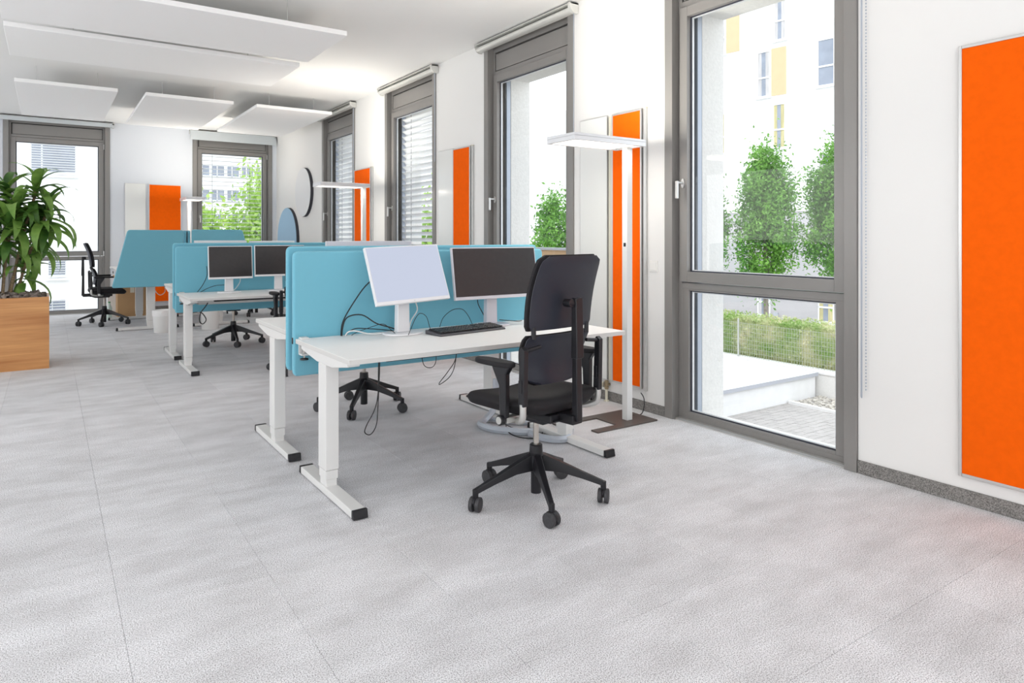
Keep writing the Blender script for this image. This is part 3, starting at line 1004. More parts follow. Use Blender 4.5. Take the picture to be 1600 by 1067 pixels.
# keyboard
t = thing('keyboard', 'black keyboard with small keys lying on the front desk', 'keyboard', (2.075, 3.545, D1 + 0.001), R(8.0))
MB().prism([(-0.078, 0.0), (0.078, 0.0), (0.078, 0.024), (0.060, 0.022), (-0.070, 0.011), (-0.078, 0.008)], 'x', -0.245, 0.245).obj('body', 'key', t, bevel=0.003, seg=2)
mb = MB()
for r_ in range(6):
    yy = -0.058 + r_ * 0.0205
    zz = 0.0125 + (yy + 0.07) * 0.085 + 0.001
    x = -0.232
    while x < 0.228:
        wk = 0.0165
        if r_ == 0 and -0.14 < x < -0.02:
            wk = 0.118
        if 0.055 < x < 0.062 or 0.125 < x < 0.132:
            x += 0.010
        mb.box(x, x + wk, yy, yy + 0.0165, zz, zz + 0.008)
        x += wk + 0.003
o = mb.obj('keys', 'black_plastic', t, bevel=0.0012, seg=1)
tag(o, kind='stuff')


# ================================================================== OFFICE CHAIRS
def panel_fn(z0, z1, half_w, ycurve, thick, rtop, rbot, dish=0.0, n_exp=2.6):
    """slab with rounded ends: half_w(t), ycurve(t) centre line; u 0..1 across, v 0..1 up"""
    def fn(u, v, side):
        z = z0 + (z1 - z0) * v
        hw = half_w(v)
        d_top = (1 - v) * (z1 - z0)
        d_bot = v * (z1 - z0)
        for d, rr in ((d_top, rtop), (d_bot, rbot)):
            if rr > 0 and d < rr:
                k = (rr - d) / rr
                hw -= rr * (1 - math.sqrt(max(0, 1 - k * k))) * 0.97
        s = (u * 2 - 1)
        x = hw * s
        edge = (1 - abs(s) ** 6) * (1 - abs(2 * v - 1) ** 10)
        th = thick * (0.35 + 0.65 * max(edge, 0) ** 0.5)
        y = ycurve(v) + dish * (s * s)
        return (x, y + (th / 2 if side else -th / 2), z)
    return fn


def make_chair_meshes():
    me = {}
    # --- five star base
    mb = MB()
    mb.lathe([(0.026, 0.035), (0.026, 0.14), (0.032, 0.145), (0.042, 0.16), (0.042, 0.225), (0.034, 0.235), (0.032, 0.272), (0.028, 0.276)], 20)
    me['base_hub'] = (mb.mesh('base_hub', 'black_plastic'), [])
    mb = MB()
    r0, r1 = 0.030, 0.335
    secs = [(r0, 0.150, 0.232, 0.024), (0.12, 0.145, 0.196, 0.021), (0.23, 0.116, 0.150, 0.017), (r1, 0.083, 0.108, 0.015)]
    v, f = [], []
    for (r, za, zb, hw) in secs:
        v += [(r, -hw, za), (r, hw, za), (r, hw * 0.75, zb), (r, -hw * 0.75, zb)]
    for i in range(len(secs) - 1):
        a = i * 4
        for k in range(4):
            f.append((a + k, a + (k + 1) % 4, a + 4 + (k + 1) % 4, a + 4 + k))
    f += [(0, 1, 2, 3), (12, 13, 14, 15)]
    mb._add(v, f)
    mb.cyl((0.332, 0, 0.050), (0.332, 0, 0.107), 0.0145, seg=12)
    me['leg'] = (mb.mesh('leg', 'black_plastic', bevel=0.004, seg=2), [])
    return me


CM = make_chair_meshes()
# caster: hood + two wheels
mb = MB()
for s in (-1, 1):
    ya, yb = (0.006, 0.026) if s > 0 else (-0.026, -0.006)
    pts = 20
    for q in (0,):
        mb.cyl((0, ya, 0.035), (0, yb, 0.035), 0.035, seg=24)
CM['wheels'] = mb.mesh('wheel_pair', 'wheel', bevel=0.004, seg=2)
mb = MB()
poly = [(0.0375 * math.cos(a) , 0.035 + 0.0375 * math.sin(a)) for a in [R(-10 + 15 * i) for i in range(12)]] + [(-0.020, 0.031), (0.020, 0.031)]
mb.prism(poly, 'y', -0.0065, 0.0065)
CM['hood'] = mb.mesh('caster_hood', 'black_plastic', bevel=0.002, seg=1)
# seat cushion
def seat_fn(u, v, side):
    a = u * 2 - 1
    b = v * 2 - 1
    # superellipse remap of the square to a rounded plan
    k = 0.20
    x = a * math.sqrt(1 - k * b * b * b * b)
    y = b * math.sqrt(1 - k * a * a * a * a)
    X = 0.268 * x
    Y = 0.035 + 0.245 * y
    e = (1 - abs(a) ** 7) * (1 - abs(b) ** 7)
    e = max(e, 0) ** 0.5
    front = max(0, (y - 0.45)) ** 2 * 0.07
    side_up = 0.020 * a * a - 0.008 * (1 - a * a) + 0.016 * max(0, -b) ** 2
    if side:
        z = 0.506 + 0.036 * e + side_up - front
    else:
        z = 0.500 - 0.042 * e + side_up * 0.8 - front
    return (X, Y, z)


mb = MB(); mb.grid(seat_fn, 22, 22)
CM['seat'] = mb.mesh('seat', 'black_fabric', sharp=80)
mb = MB()
def pan_fn(u, v, side):
    a, b = u * 2 - 1, v * 2 - 1
    x = a * math.sqrt(1 - 0.25 * b ** 4); y = b * math.sqrt(1 - 0.25 * a ** 4)
    s = 1.0 if side else 0.86
    e = 0.014 * a * a
    return (0.225 * x * s, 0.03 + 0.215 * y * s, (0.482 if side else 0.455) + e)
mb.grid(pan_fn, 12, 12)
CM['seat_pan'] = mb.mesh('seat_pan', 'black_plastic', sharp=50)
mb = MB()
mb.box(-0.095, 0.095, -0.19, 0.10, 0.425, 0.465)
mb.prism([(-0.12, 0.405), (0.06, 0.405), (0.09, 0.44), (-0.21, 0.44)], 'x', -0.08, 0.08)
mb.box(-0.035, 0.035, -0.275, -0.10, 0.425, 0.470)
CM['mechanism'] = mb.mesh('mechanism', 'black_plastic', bevel=0.006, seg=2)
mb = MB(); mb.cyl((0, 0, 0.27), (0, 0, 0.41), 0.0145, seg=16)
CM['gas_spring'] = mb.mesh('gas_spring', 'chrome')
# back post with its sleeve and top pivot
mb = MB()
mb.prism([(-0.290, 0.440), (-0.252, 0.440), (-0.255, 0.80), (-0.283, 0.80)], 'x', -0.019, 0.019)
mb.prism([(-0.293, 0.735), (-0.253, 0.735), (-0.257, 1.018), (-0.287, 1.018)], 'x', -0.025, 0.025)
CM['back_post'] = mb.mesh('back_post', 'black_plastic', bevel=0.005, seg=2)
mb = MB()
mb.cyl((-0.052, -0.262, 0.995), (0.028, -0.270, 0.995), 0.014, seg=14)
mb.cyl((-0.040, -0.275, 0.995), (-0.040, -0.232, 0.995), 0.020, seg=14)
CM['pivot'] = mb.mesh('pivot', 'black_plastic', bevel=0.002)
# upper back: cushion + shell
def up_y(v):
    return -0.170 - 0.085 * v + 0.020 * math.sin(PI * v)
hw_up = lambda v: 0.214 + 0.010 * math.sin(PI * min(1, v * 0.9)) - 0.012 * v
mb = MB(); mb.grid(panel_fn(0.865, 1.220, hw_up, lambda v: up_y(v) + 0.012, 0.042, 0.040, 0.012, dish=0.018), 18, 16)
CM['upper_back_cushion'] = mb.mesh('upper_back_cushion', 'black_fabric', sharp=60)
mb = MB(); mb.grid(panel_fn(0.868, 1.214, lambda v: hw_up(v) - 0.004, lambda v: up_y(v) - 0.014, 0.012, 0.040, 0.012, dish=0.018), 18, 16)
CM['upper_back_shell'] = mb.mesh('upper_back_shell', 'black_shell', sharp=60)
def lo_y(v):
    return -0.140 - 0.035 * v + 0.028 * math.sin(PI * v)
hw_lo = lambda v: 0.178 + 0.042 * min(1, v * 1.35)
mb = MB(); mb.grid(panel_fn(0.600, 0.845, hw_lo, lambda v: lo_y(v) + 0.012, 0.034, 0.014, 0.055, dish=0.022), 18, 14)
CM['lumbar_cushion'] = mb.mesh('lumbar_cushion', 'black_fabric', sharp=60)
mb = MB(); mb.grid(panel_fn(0.604, 0.842, lambda v: hw_lo(v) - 0.004, lambda v: lo_y(v) - 0.010, 0.011, 0.012, 0.055, dish=0.022), 18, 14)
CM['lumbar_shell'] = mb.mesh('lumbar_shell', 'black_shell', sharp=60)
for s, nm in ((-1, 'l'), (1, 'r')):
    mb = MB()
    x = 0.262 * s
    mb.prism([(-0.195, 0.535), (-0.158, 0.535), (-0.168, 0.790), (-0.178, 0.805), (-0.200, 0.790)], 'x', x - 0.014, x + 0.014)
    mb.cyl((x - 0.01 * s, -0.182, 0.785), (0.160 * s, -0.188, 0.797), 0.010, seg=10)
    mb.box(x - 0.019, x - 0.012, -0.185, -0.165, 0.595, 0.655)
    mb.box(x + 0.012, x + 0.019, -0.185, -0.165, 0.595, 0.655)
    CM['lumbar_arm' + nm] = mb.mesh('lumbar_arm', 'black_plastic', bevel=0.004, seg=2)
    mb = MB()
    pts = [(x, -0.177, 0.545), (x, -0.177, 0.500), (x - 0.004 * s, -0.165, 0.470), (x - 0.03 * s, -0.12, 0.452), (0.19 * s, -0.05, 0.448), (0.10 * s, -0.03, 0.448)]
    mb.tube(pts, 0.0165, seg=10)
    CM['arm_bracket' + nm] = mb.mesh('arm_bracket', 'silver', sharp=60)
    # armrest post: flares into the pad
    mb = MB()
    xa = 0.292 * s
    prof = [(-0.105, 0.470), (-0.068, 0.470), (-0.062, 0.62), (-0.020, 0.690), (-0.008, 0.712), (-0.135, 0.712), (-0.108, 0.675), (-0.108, 0.62)]
    mb.prism(prof, 'x', xa - 0.016, xa + 0.016)
    CM['arm_post' + nm] = mb.mesh('arm_post', 'black_plastic', bevel=0.007, seg=2)
    mb = MB()
    poly = [(xa + 0.042 * math.copysign(abs(math.cos(a)) ** 0.7, math.cos(a)), -0.02 + 0.125 * math.copysign(abs(math.sin(a)) ** 0.75, math.sin(a))) for a in [2 * PI * i / 24 for i in range(24)]]
    mb.prism(poly, 'z', 0.708, 0.732)
    CM['arm_pad' + nm] = mb.mesh('arm_pad', 'black_fabric', bevel=0.008, seg=3, sharp=60)
    mb = MB()
    mb.cyl((0.22 * s, -0.085, 0.452), (0.292 * s, -0.085, 0.466), 0.018, seg=14)
    mb.box(min(0.17 * s, 0.292 * s), max(0.17 * s, 0.292 * s), -0.105, -0.065, 0.448, 0.476)
    CM['arm_socket' + nm] = mb.mesh('arm_socket', 'silver', bevel=0.003, seg=2)
    CM['knob' + nm] = MB().cyl((0.300 * s, -0.085, 0.466), (0.326 * s, -0.085, 0.466), 0.0235, seg=20).mesh('knob', 'black_plastic', bevel=0.003)
    CM['knob_face' + nm] = MB().cyl((0.325 * s, -0.085, 0.466), (0.329 * s, -0.085, 0.466), 0.0175, seg=20).mesh('knob_face', 'silver', bevel=0.001)
CM['connector'] = MB().cyl((0, -0.168, 0.83), (0, -0.168, 0.885), 0.012, seg=10).mesh('connector', 'black_plastic')


def make_chair(lab, loc, rz, base_rot, arm_dz=0.0, group='black office swivel chairs'):
    t = thing('office_chair', lab, 'chair', loc, rz, group)
    put('base_hub', CM['base_hub'][0], t)
    for k in range(5):
        a = base_rot - rz + R(72 * k)
        l = put('leg', CM['leg'][0], t, rot=(0, 0, a))
        c = put('caster', CM['hood'], t, loc=(0.332 * math.cos(a), 0.332 * math.sin(a), 0), rot=(0, 0, a + R(35 + 47 * k)))
        put('wheel_pair', CM['wheels'], c)
    put('gas_spring', CM['gas_spring'], t)
    put('mechanism', CM['mechanism'], t)
    put('seat_pan', CM['seat_pan'], t)
    put('seat', CM['seat'], t)
    put('back_post', CM['back_post'], t)
    put('pivot', CM['pivot'], t)
    s = put('upper_backrest', CM['upper_back_shell'], t); put('cushion', CM['upper_back_cushion'], s)
    s = put('lumbar_backrest', CM['lumbar_shell'], t); put('cushion', CM['lumbar_cushion'], s)
    for cx in (-0.185, 0.185):
        put('connector', CM['connector'], t, loc=(cx, 0, 0))
    for nm in 'lr':
        p = put('lumbar_arm', CM['lumbar_arm' + nm], t)
        q = put('arm_bracket', CM['arm_bracket' + nm], p); q['label'] = 'silver bracket'
        p = put('armrest', CM['arm_post' + nm], t, loc=(0, 0, arm_dz)); put('arm_pad', CM['arm_pad' + nm], p)
        p = put('arm_socket', CM['arm_socket' + nm], t)
        q = put('knob', CM['knob' + nm], p); put('knob_face', CM['knob_face' + nm], t)
    return t


make_chair('black office chair in the foreground, seen from behind at the front desk', (2.005, 2.742, 0), R(9), R(-114))
make_chair('black office chair of which only the five-star base shows under the front desk', (1.985, 4.930, 0), R(180), R(17))
make_chair('black office chair base and seat underside seen under the middle desk', (1.870, 8.830, 0), R(172), R(-22 - 72 * 0))
make_chair('black office chair in profile by the far left window', (0.690, 11.880, 0), R(-90), R(-100))
make_chair('black office chair half hidden behind the far right desk', (2.90, 11.95, 0), R(90), R(-125))
make_chair('black office chair at the middle desk, cut off by the nearest teal divider', (2.08, 6.68, 0), R(-4), R(-140), arm_dz=0.045)


# ================================================================== FLOOR LAMPS
def floor_lamp(lab, loc, rz=0.0, detail=True):
    """head reaches towards local -x"""
    t = thing('floor_lamp', lab, 'lamp', loc, rz, 'white floor lamps with flat heads')
    px = 0.0
    mb = MB()
    poly = [(0.175, -0.125), (0.175, 0.225), (-0.500, 0.225), (-0.500, 0.155), (-0.155, 0.155), (-0.155, -0.055), (-0.385, -0.055), (-0.385, -0.125)]
    mb.prism(poly, 'z', 0.0, 0.010)
    mb.obj('base_plate', 'lamp_base', t, bevel=0.002, seg=1)
    box('pole', 'white', -0.026, 0.026, -0.026, 0.026, 0.010, 1.935, t, bevel=0.002, seg=1)
    box('sensor', 'black_plastic', -0.0285, -0.0255, -0.012, 0.008, 1.235, 1.262, t)
    box('switch_housing', 'white', -0.030, 0.012, -0.0285, 0.0, 1.20, 1.235, t, bevel=0.001, seg=1)
    h = MB()
    frame_boxes(h, -0.610, 0.030, 0, 1, 0, 1, 0.01, 0.01, 0.01, 0.01)
    h = MB()
    h.box(-0.610, 0.030, -0.155, 0.140, 1.960, 1.978)
    h.box(-0.610, 0.030, -0.155, -0.140, 1.930, 1.960)
    h.box(-0.610, 0.030, 0.125, 0.140, 1.930, 1.960)
    h.box(-0.610, -0.590, -0.140, 0.125, 1.930, 1.960)
    h.box(0.010, 0.030, -0.140, 0.125, 1.930, 1.960)
    hd = h.obj('lamp_head', 'lamp_head', t, bevel=0.002, seg=1)
    box('diffuser', 'diffuser', -0.588, -0.045, -0.138, 0.123, 1.936, 1.944, hd)
    for nm, zz, rx, pw in (('lamp_uplight', 1.99, R(180), 15), ('lamp_downlight', 1.925, 0, 5)):
        d = bpy.data.lights.new(nm, 'AREA'); d.shape = 'RECTANGLE'; d.size, d.size_y = 0.5, 0.22; d.energy = pw; d.color = (1.0, 0.94, 0.84)
        lo = bpy.data.objects.new(nm, d); COL.objects.link(lo); lo.parent = t; lo.location = (-0.30, -0.01, zz); lo.rotation_euler = (rx, 0, 0)
    box('uplight_panel', 'diffuser', -0.56, -0.03, -0.12, 0.11, 1.9785, 1.981, hd)
    return t


floor_lamp('nearest floor lamp, white pole and glowing flat head before the orange board', (3.397, 3.550, 0))
floor_lamp('second floor lamp, glowing flat head before the farther windows', (3.335, 8.300, 0))
floor_lamp('farthest small floor lamp between the far desks and the far wall', (2.02, 12.98, 0), R(90))
t = MB().tube([(3.60, 3.62, 0.16), (3.612, 3.60, 0.12), (3.600, 3.59, 0.05), (3.57, 3.60, 0.006), (3.45, 3.62, 0.016)], 0.004, seg=6).obj('lamp_cable', 'cable_black')
tag(t, 'black cable hanging beside the nearest floor lamp base', 'cable')

# ================================================================== CABLES
def cable(lab, pts, r=0.003, m='cable_black', name='cable', group=None, smooth=5):
    o = MB().tube(pts, r, seg=6, smooth=smooth).obj(name, m)
    tag(o, lab, 'cable', group)
    return o


T = D1 + 0.004
cable('black cable rising from the desk edge to the left monitor', [(1.392, 3.80, T - 0.10), (1.392, 3.80, 0.76), (1.405, 3.79, 0.83), (1.455, 3.77, 0.925), (1.52, 3.75, 1.02), (1.60, 3.73, 1.09)], 0.0038)
cable('black cable arching from the desk edge to the left monitor stand', [(1.395, 3.795, 0.68), (1.395, 3.79, 0.77), (1.42, 3.78, 0.840), (1.50, 3.76, 0.852), (1.58, 3.74, 0.800), (1.66, 3.73, 0.772), (1.72, 3.72, T + 0.01)], 0.0038)
cable('black cable lying flat behind the left monitor base', [(1.41, 3.80, 0.69), (1.42, 3.785, 0.745), (1.46, 3.76, 0.775), (1.53, 3.74, 0.772), (1.62, 3.735, 0.760), (1.70, 3.725, 0.745)], 0.003)
cable('thin black cable looping on the desk left of the pale monitor', [(1.44, 3.79, 0.70), (1.45, 3.77, 0.742), (1.55, 3.72, 0.785), (1.60, 3.68, 0.800), (1.64, 3.66, 0.765), (1.66, 3.62, 0.741), (1.70, 3.60, 0.742)], 0.002)
cable('white cable curling on the desk beside the black ones', [(1.405, 3.80, 0.70), (1.42, 3.78, 0.752), (1.46, 3.76, 0.762), (1.53, 3.73, 0.744), (1.60, 3.71, 0.742), (1.70, 3.70, 0.750)], 0.0042, 'cable_white')
cable('thin keyboard cable arching over in front of the left monitor neck', [(1.70, 3.56, 0.742), (1.715, 3.56, 0.775), (1.745, 3.56, 0.835), (1.775, 3.56, 0.862), (1.815, 3.56, 0.840), (1.84, 3.565, 0.775), (1.865, 3.57, 0.745), (1.90, 3.58, 0.743)], 0.002)
cable('black cable arching behind the keyboard', [(2.02, 3.78, 0.741), (2.04, 3.77, 0.80), (2.10, 3.76, 0.845), (2.17, 3.76, 0.845), (2.215, 3.76, 0.80), (2.24, 3.75, 0.742)], 0.002)
cable('white cable behind the left monitor neck', [(1.83, 3.74, 0.92), (1.85, 3.75, 0.86), (1.81, 3.75, 0.80), (1.79, 3.74, 0.745)], 0.004, 'cable_white')
cable('black cable from the right monitor to the desk', [(2.29, 3.77, 0.93), (2.30, 3.78, 0.87), (2.34, 3.78, 0.80), (2.36, 3.77, 0.742)], 0.003)
cable('black cable lying right of the right monitor base', [(2.47, 3.79, 0.755), (2.53, 3.77, 0.748), (2.59, 3.75, 0.742), (2.63, 3.76, 0.742)], 0.003)
cable('long black cable loop hanging down under the front desk', [(1.585, 3.70, 0.70), (1.578, 3.70, 0.55), (1.575, 3.70, 0.40), (1.555, 3.70, 0.31), (1.505, 3.70, 0.225), (1.495, 3.70, 0.185), (1.53, 3.70, 0.170), (1.565, 3.70, 0.22), (1.575, 3.70, 0.33), (1.583, 3.70, 0.50), (1.59, 3.70, 0.70)], 0.003)
cable('small black cable loop hanging under the middle of the front desk', [(1.85, 3.70, 0.62), (1.87, 3.70, 0.532), (1.92, 3.70, 0.512), (1.95, 3.70, 0.545), (1.95, 3.70, 0.64)], 0.0022)
cable('teardrop black cable loop under the right half of the front desk', [(2.095, 3.70, 0.62), (2.085, 3.70, 0.54), (2.03, 3.70, 0.47), (1.975, 3.70, 0.412), (1.985, 3.70, 0.405), (2.045, 3.70, 0.44), (2.08, 3.70, 0.50), (2.10, 3.70, 0.62)], 0.0025)
cable('black cable on the carpet between the silver cable sleeves', [(2.56, 3.86, 0.06), (2.50, 3.72, 0.020), (2.52, 3.60, 0.012), (2.60, 3.56, 0.008), (2.70, 3.62, 0.010), (2.76, 3.72, 0.02), (2.82, 3.80, 0.10)], 0.004)
cable('second black cable on the carpet by the front desk right leg', [(2.58, 3.98, 0.03), (2.60, 3.80, 0.012), (2.66, 3.74, 0.010), (2.74, 3.78, 0.012), (2.80, 3.70, 0.05), (2.81, 3.62, 0.20), (2.81, 3.60, 0.45)], 0.003)
cable('silver cable sleeve looping on the carpet at the left of the desk leg', [(2.62, 4.06, 0.30), (2.60, 4.06, 0.10), (2.52, 4.05, 0.026), (2.44, 3.98, 0.024), (2.45, 3.84, 0.024), (2.53, 3.72, 0.024), (2.60, 3.66, 0.022), (2.66, 3.64, 0.022)], 0.024, 'sleeve', name='cable_sleeve')
cable('silver cable sleeve curling up by the front desk right leg', [(2.60, 3.62, 0.024), (2.60, 3.50, 0.026), (2.66, 3.40, 0.026), (2.74, 3.40, 0.03), (2.84, 3.50, 0.07), (2.86, 3.56, 0.16), (2.84, 3.58, 0.30), (2.82, 3.60, 0.50)], 0.024, 'sleeve', name='cable_sleeve')
cable('flat silver cable sleeve on the carpet further under the desk', [(2.56, 4.10, 0.02), (2.64, 3.96, 0.02), (2.72, 3.86, 0.02), (2.80, 3.84, 0.02), (2.88, 3.90, 0.022)], 0.017, 'sleeve', name='cable_sleeve')
cable('dark cable ring beside the lamp base', [(2.98, 3.92, 0.006), (3.05, 3.90, 0.02), (3.10, 3.82, 0.02), (3.08, 3.74, 0.016)], 0.004)
cable('black cable from left dark monitor to the middle desk', [(1.36, 7.66, 1.00), (1.37, 7.70, 0.90), (1.33, 7.72, 0.80), (1.28, 7.72, 0.731)], 0.0035)
cable('black cable lying behind the left dark monitor', [(1.31, 7.71, 0.731), (1.38, 7.70, 0.77), (1.46, 7.69, 0.795), (1.55, 7.66, 0.80)], 0.0035)
cable('white cable beside the left dark monitor neck', [(1.69, 7.68, 0.90), (1.70, 7.70, 0.83), (1.66, 7.70, 0.76), (1.62, 7.70, 0.731)], 0.004, 'cable_white')
cable('coiled black cable hanging at the middle desk left leg', [(1.33, 7.35, 0.68), (1.30, 7.35, 0.62), (1.25, 7.35, 0.55), (1.24, 7.35, 0.47), (1.27, 7.35, 0.44), (1.30, 7.35, 0.48), (1.27, 7.35, 0.54), (1.24, 7.35, 0.56)], 0.005)
cable('white cable hanging before the far orange board', [(1.46, 12.45, 0.815), (1.45, 12.46, 0.66), (1.42, 12.48, 0.48), (1.50, 12.48, 0.36), (1.58, 12.46, 0.42), (1.55, 12.45, 0.60), (1.53, 12.45, 0.815)], 0.006, 'cable_white')

# ================================================================== PLANT
def leaf_mesh(name, L, Wd, droop, m, seg=9):
    mb = MB()
    v, f = [], []
    x = z = 0.0
    ang = 0.0
    for i in range(seg + 1):
        t_ = i / seg
        wdt = Wd * (math.sin(PI * min(1, 0.10 + 0.90 * t_) ** 0.75) ** 0.8 if i < seg else 0.0) * 0.5
        wdt = max(wdt, 0.002)
        fold = wdt * 0.35
        v += [(x, -wdt, z + fold), (x, 0, z), (x, wdt, z + fold)]
        x += L / seg * math.cos(ang)
        z += L / seg * math.sin(ang)
        ang -= droop / seg * (0.5 + t_)
    for i in range(seg):
        a = i * 3
        f += [(a, a + 3, a + 4, a + 1), (a + 1, a + 4, a + 5, a + 2)]
    mb._add(v, f)
    return mb.mesh(name, m, sharp=80)


PX0, PX1, PY0, PY1, PH = -0.86, 0.005, 8.215, 8.80, 0.71
pl = thing('potted_plant', 'tall leafy dracaena in a square wooden planter at the left edge', 'plant', ((PX0 + PX1) / 2, (PY0 + PY1) / 2, 0), 0)
hx, hy = (PX1 - PX0) / 2, (PY1 - PY0) / 2
mb = MB()
for x0, x1, y0, y1 in ((-hx, hx, -hy, -hy + 0.02), (-hx, hx, hy - 0.02, hy), (-hx, -hx + 0.02, -hy + 0.02, hy - 0.02), (hx - 0.02, hx, -hy + 0.02, hy - 0.02)):
    mb.box(x0, x1, y0, y1, 0.0, PH)
mb.obj('planter_box', 'wood', pl, smooth=False)
box('soil', 'bark', -hx + 0.02, hx - 0.02, -hy + 0.02, hy - 0.02, 0.5, PH - 0.02, pl)
mb = MB()
for i in range(420):
    cx, cy = rnd.uniform(-hx + 0.04, hx - 0.04), rnd.uniform(-hy + 0.04, hy - 0.04)
    s = rnd.uniform(0.018, 0.042)
    hgt = PH - 0.01 + rnd.uniform(0, 0.045) * (1 - (abs(cx) / hx) ** 4) * (1 - (abs(cy) / hy) ** 4)
    q = Matrix.Translation((cx, cy, hgt)) @ Matrix.Rotation(rnd.uniform(0, 6), 4, 'Z') @ Matrix.Rotation(rnd.uniform(-0.7, 0.7), 4, 'X') @ Matrix.Rotation(rnd.uniform(-0.7, 0.7), 4, 'Y')
    mb.prism([(-s, -s * 0.5), (-s * 0.2, -s * 0.7), (s, -s * 0.3), (s * 0.7, s * 0.6), (-s * 0.6, s * 0.5)], 'z', -s * 0.25, s * 0.3, q)
o = mb.obj('bark_chips', 'bark', pl, smooth=False)
tag(o, kind='stuff')
LEAVES = [leaf_mesh('leaf', 0.42, 0.100, 1.8, 'leaf'), leaf_mesh('leaf', 0.34, 0.090, 1.4, 'leaf_dark'),
          leaf_mesh('leaf', 0.48, 0.104, 2.2, 'leaf'), leaf_mesh('leaf', 0.38, 0.096, 2.6, 'leaf_dark'), leaf_mesh('leaf', 0.30, 0.074, 0.9, 'leaf')]
# canes: (root x, root y, head x, head y, head z) local
canes = [(0.10, -0.08, 0.33, -0.02, 1.80), (0.04, 0.0, 0.08, 0.06, 1.78), (-0.02, -0.1, -0.13, -0.08, 1.66),
         (0.08, 0.05, 0.36, 0.05, 1.40), (0.0, -0.02, 0.10, -0.16, 1.40), (-0.05, 0.05, -0.28, 0.0, 1.55),
         (0.14, 0.0, 0.43, -0.08, 1.60), (-0.08, -0.05, -0.12, -0.16, 1.30), (-0.10, 0.0, -0.40, -0.05, 1.28), (0.05, -0.1, 0.16, -0.12, 1.60),
         (-0.2, -0.06, -0.3, -0.12, 0.98), (0.16, 0.02, 0.22, 0.0, 1.05)]
nleaf = 0
for k, (rx, ry, hx_, hy_, hz) in enumerate(canes):
    mid = (rx * 0.6 + hx_ * 0.4 + rnd.uniform(-.02, .02), ry * 0.6 + hy_ * 0.4, PH + (hz - PH) * 0.5)
    MB().tube([(rx, ry, PH - 0.05), mid, (hx_, hy_, hz)], 0.013 if k < 8 else 0.010, seg=8, smooth=5).obj('cane', 'cane', pl)
    n = 24 if k < 10 else 14
    for i in range(n):
        az = i * 2.399 + k
        t_ = i / n
        el = R(72 - 118 * t_ + rnd.uniform(-16, 16))
        zz = hz + 0.03 - 0.26 * t_
        base = Vector((hx_ + (rx - hx_) * 0.12 * t_, hy_, zz))
        s = rnd.uniform(0.75, 1.08) * (0.85 if k >= 10 else 1)
        o = put('leaf', LEAVES[rnd.randrange(5)], pl, loc=base, rot=(rnd.uniform(-0.3, 0.3), -el, az))
        o.scale = (s, s, s)
        nleaf += 1

# ================================================================== BINS, BOX, BOTTLE
def bin_(lab, x, y, r=0.135, h=0.30, bag=True):
    t = thing('waste_bin', lab, 'bin', (x, y, 0), 0, 'white waste bins on the floor')
    MB().lathe([(r * 0.86, 0.0), (r * 0.88, 0.005), (r, h), (r - 0.004, h), (r * 0.86, 0.02), (0.01, 0.02)], 28).obj('bin_body', 'bin', t)
    if bag:
        MB().lathe([(r + 0.004, h - 0.07), (r + 0.007, h - 0.02), (r + 0.006, h + 0.006), (r - 0.008, h + 0.006), (r - 0.02, h - 0.08)], 28).obj('bin_liner', 'bag', t)
    return t


bin_('white waste bin with liner left of the middle desk pair', 1.305, 10.45, bag=True)
bin_('plain white waste bin seen under the middle desk', 1.90, 10.45, r=0.125, h=0.30, bag=False)
t = thing('cardboard_box', 'brown cardboard box behind the slanted teal divider', 'box', (1.13, 12.88, 0), 0)
box('carton', 'cardboard', -0.21, 0.24, -0.18, 0.18, 0, 0.56, t, bevel=0.004, seg=1)
box('tape', 'cream', -0.03, 0.03, -0.183, 0.183, 0.40, 0.5625, t)
for xx, rr in ((-0.21, -18), (0.24, 20)):
    f_ = box('flap', 'cardboard', -0.002, 0.002, -0.18, 0.18, 0, 0.14, t); f_.location = (xx, 0, 0.555); f_.rotation_euler = (0, R(rr), 0)
t = thing('white_carton', 'narrow white carton beside the brown box', 'box', (0.90, 13.15, 0), 0)
box('carton', 'white', -0.10, 0.06, -0.1, 0.1, 0, 0.42, t, bevel=0.003, seg=1)
box('lid', 'white', -0.103, 0.063, -0.103, 0.103, 0.40, 0.43, t, bevel=0.003, seg=1)
t = thing('water_bottle', 'clear water bottle with green cap behind the left chair', 'bottle', (0.79, 12.45, 0), 0)
MB().lathe([(0.034, 0), (0.038, 0.01), (0.038, 0.08), (0.034, 0.10), (0.038, 0.12), (0.038, 0.19), (0.015, 0.25), (0.013, 0.27)], 16).obj('bottle_body', 'bottle', t)
MB().cyl((0, 0, 0.27), (0, 0, 0.29), 0.016, seg=12).obj('cap', 'green_cap', t)

# ================================================================== OUTSIDE
G = -1.30
o = box('ground', 'ground', 4.2, 12.0, -14, 60, G - 0.4, G - 0.03)
tag(o, kind='structure')
o2 = box('ground', 'ground', -60, 4.2, 14.4, 90, G - 0.4, G - 0.03)
tag(o2, kind='structure')
o3 = box('street', 'ground', 12.0, 70, -40, 90, -3.6, -3.0)
tag(o3, kind='structure')
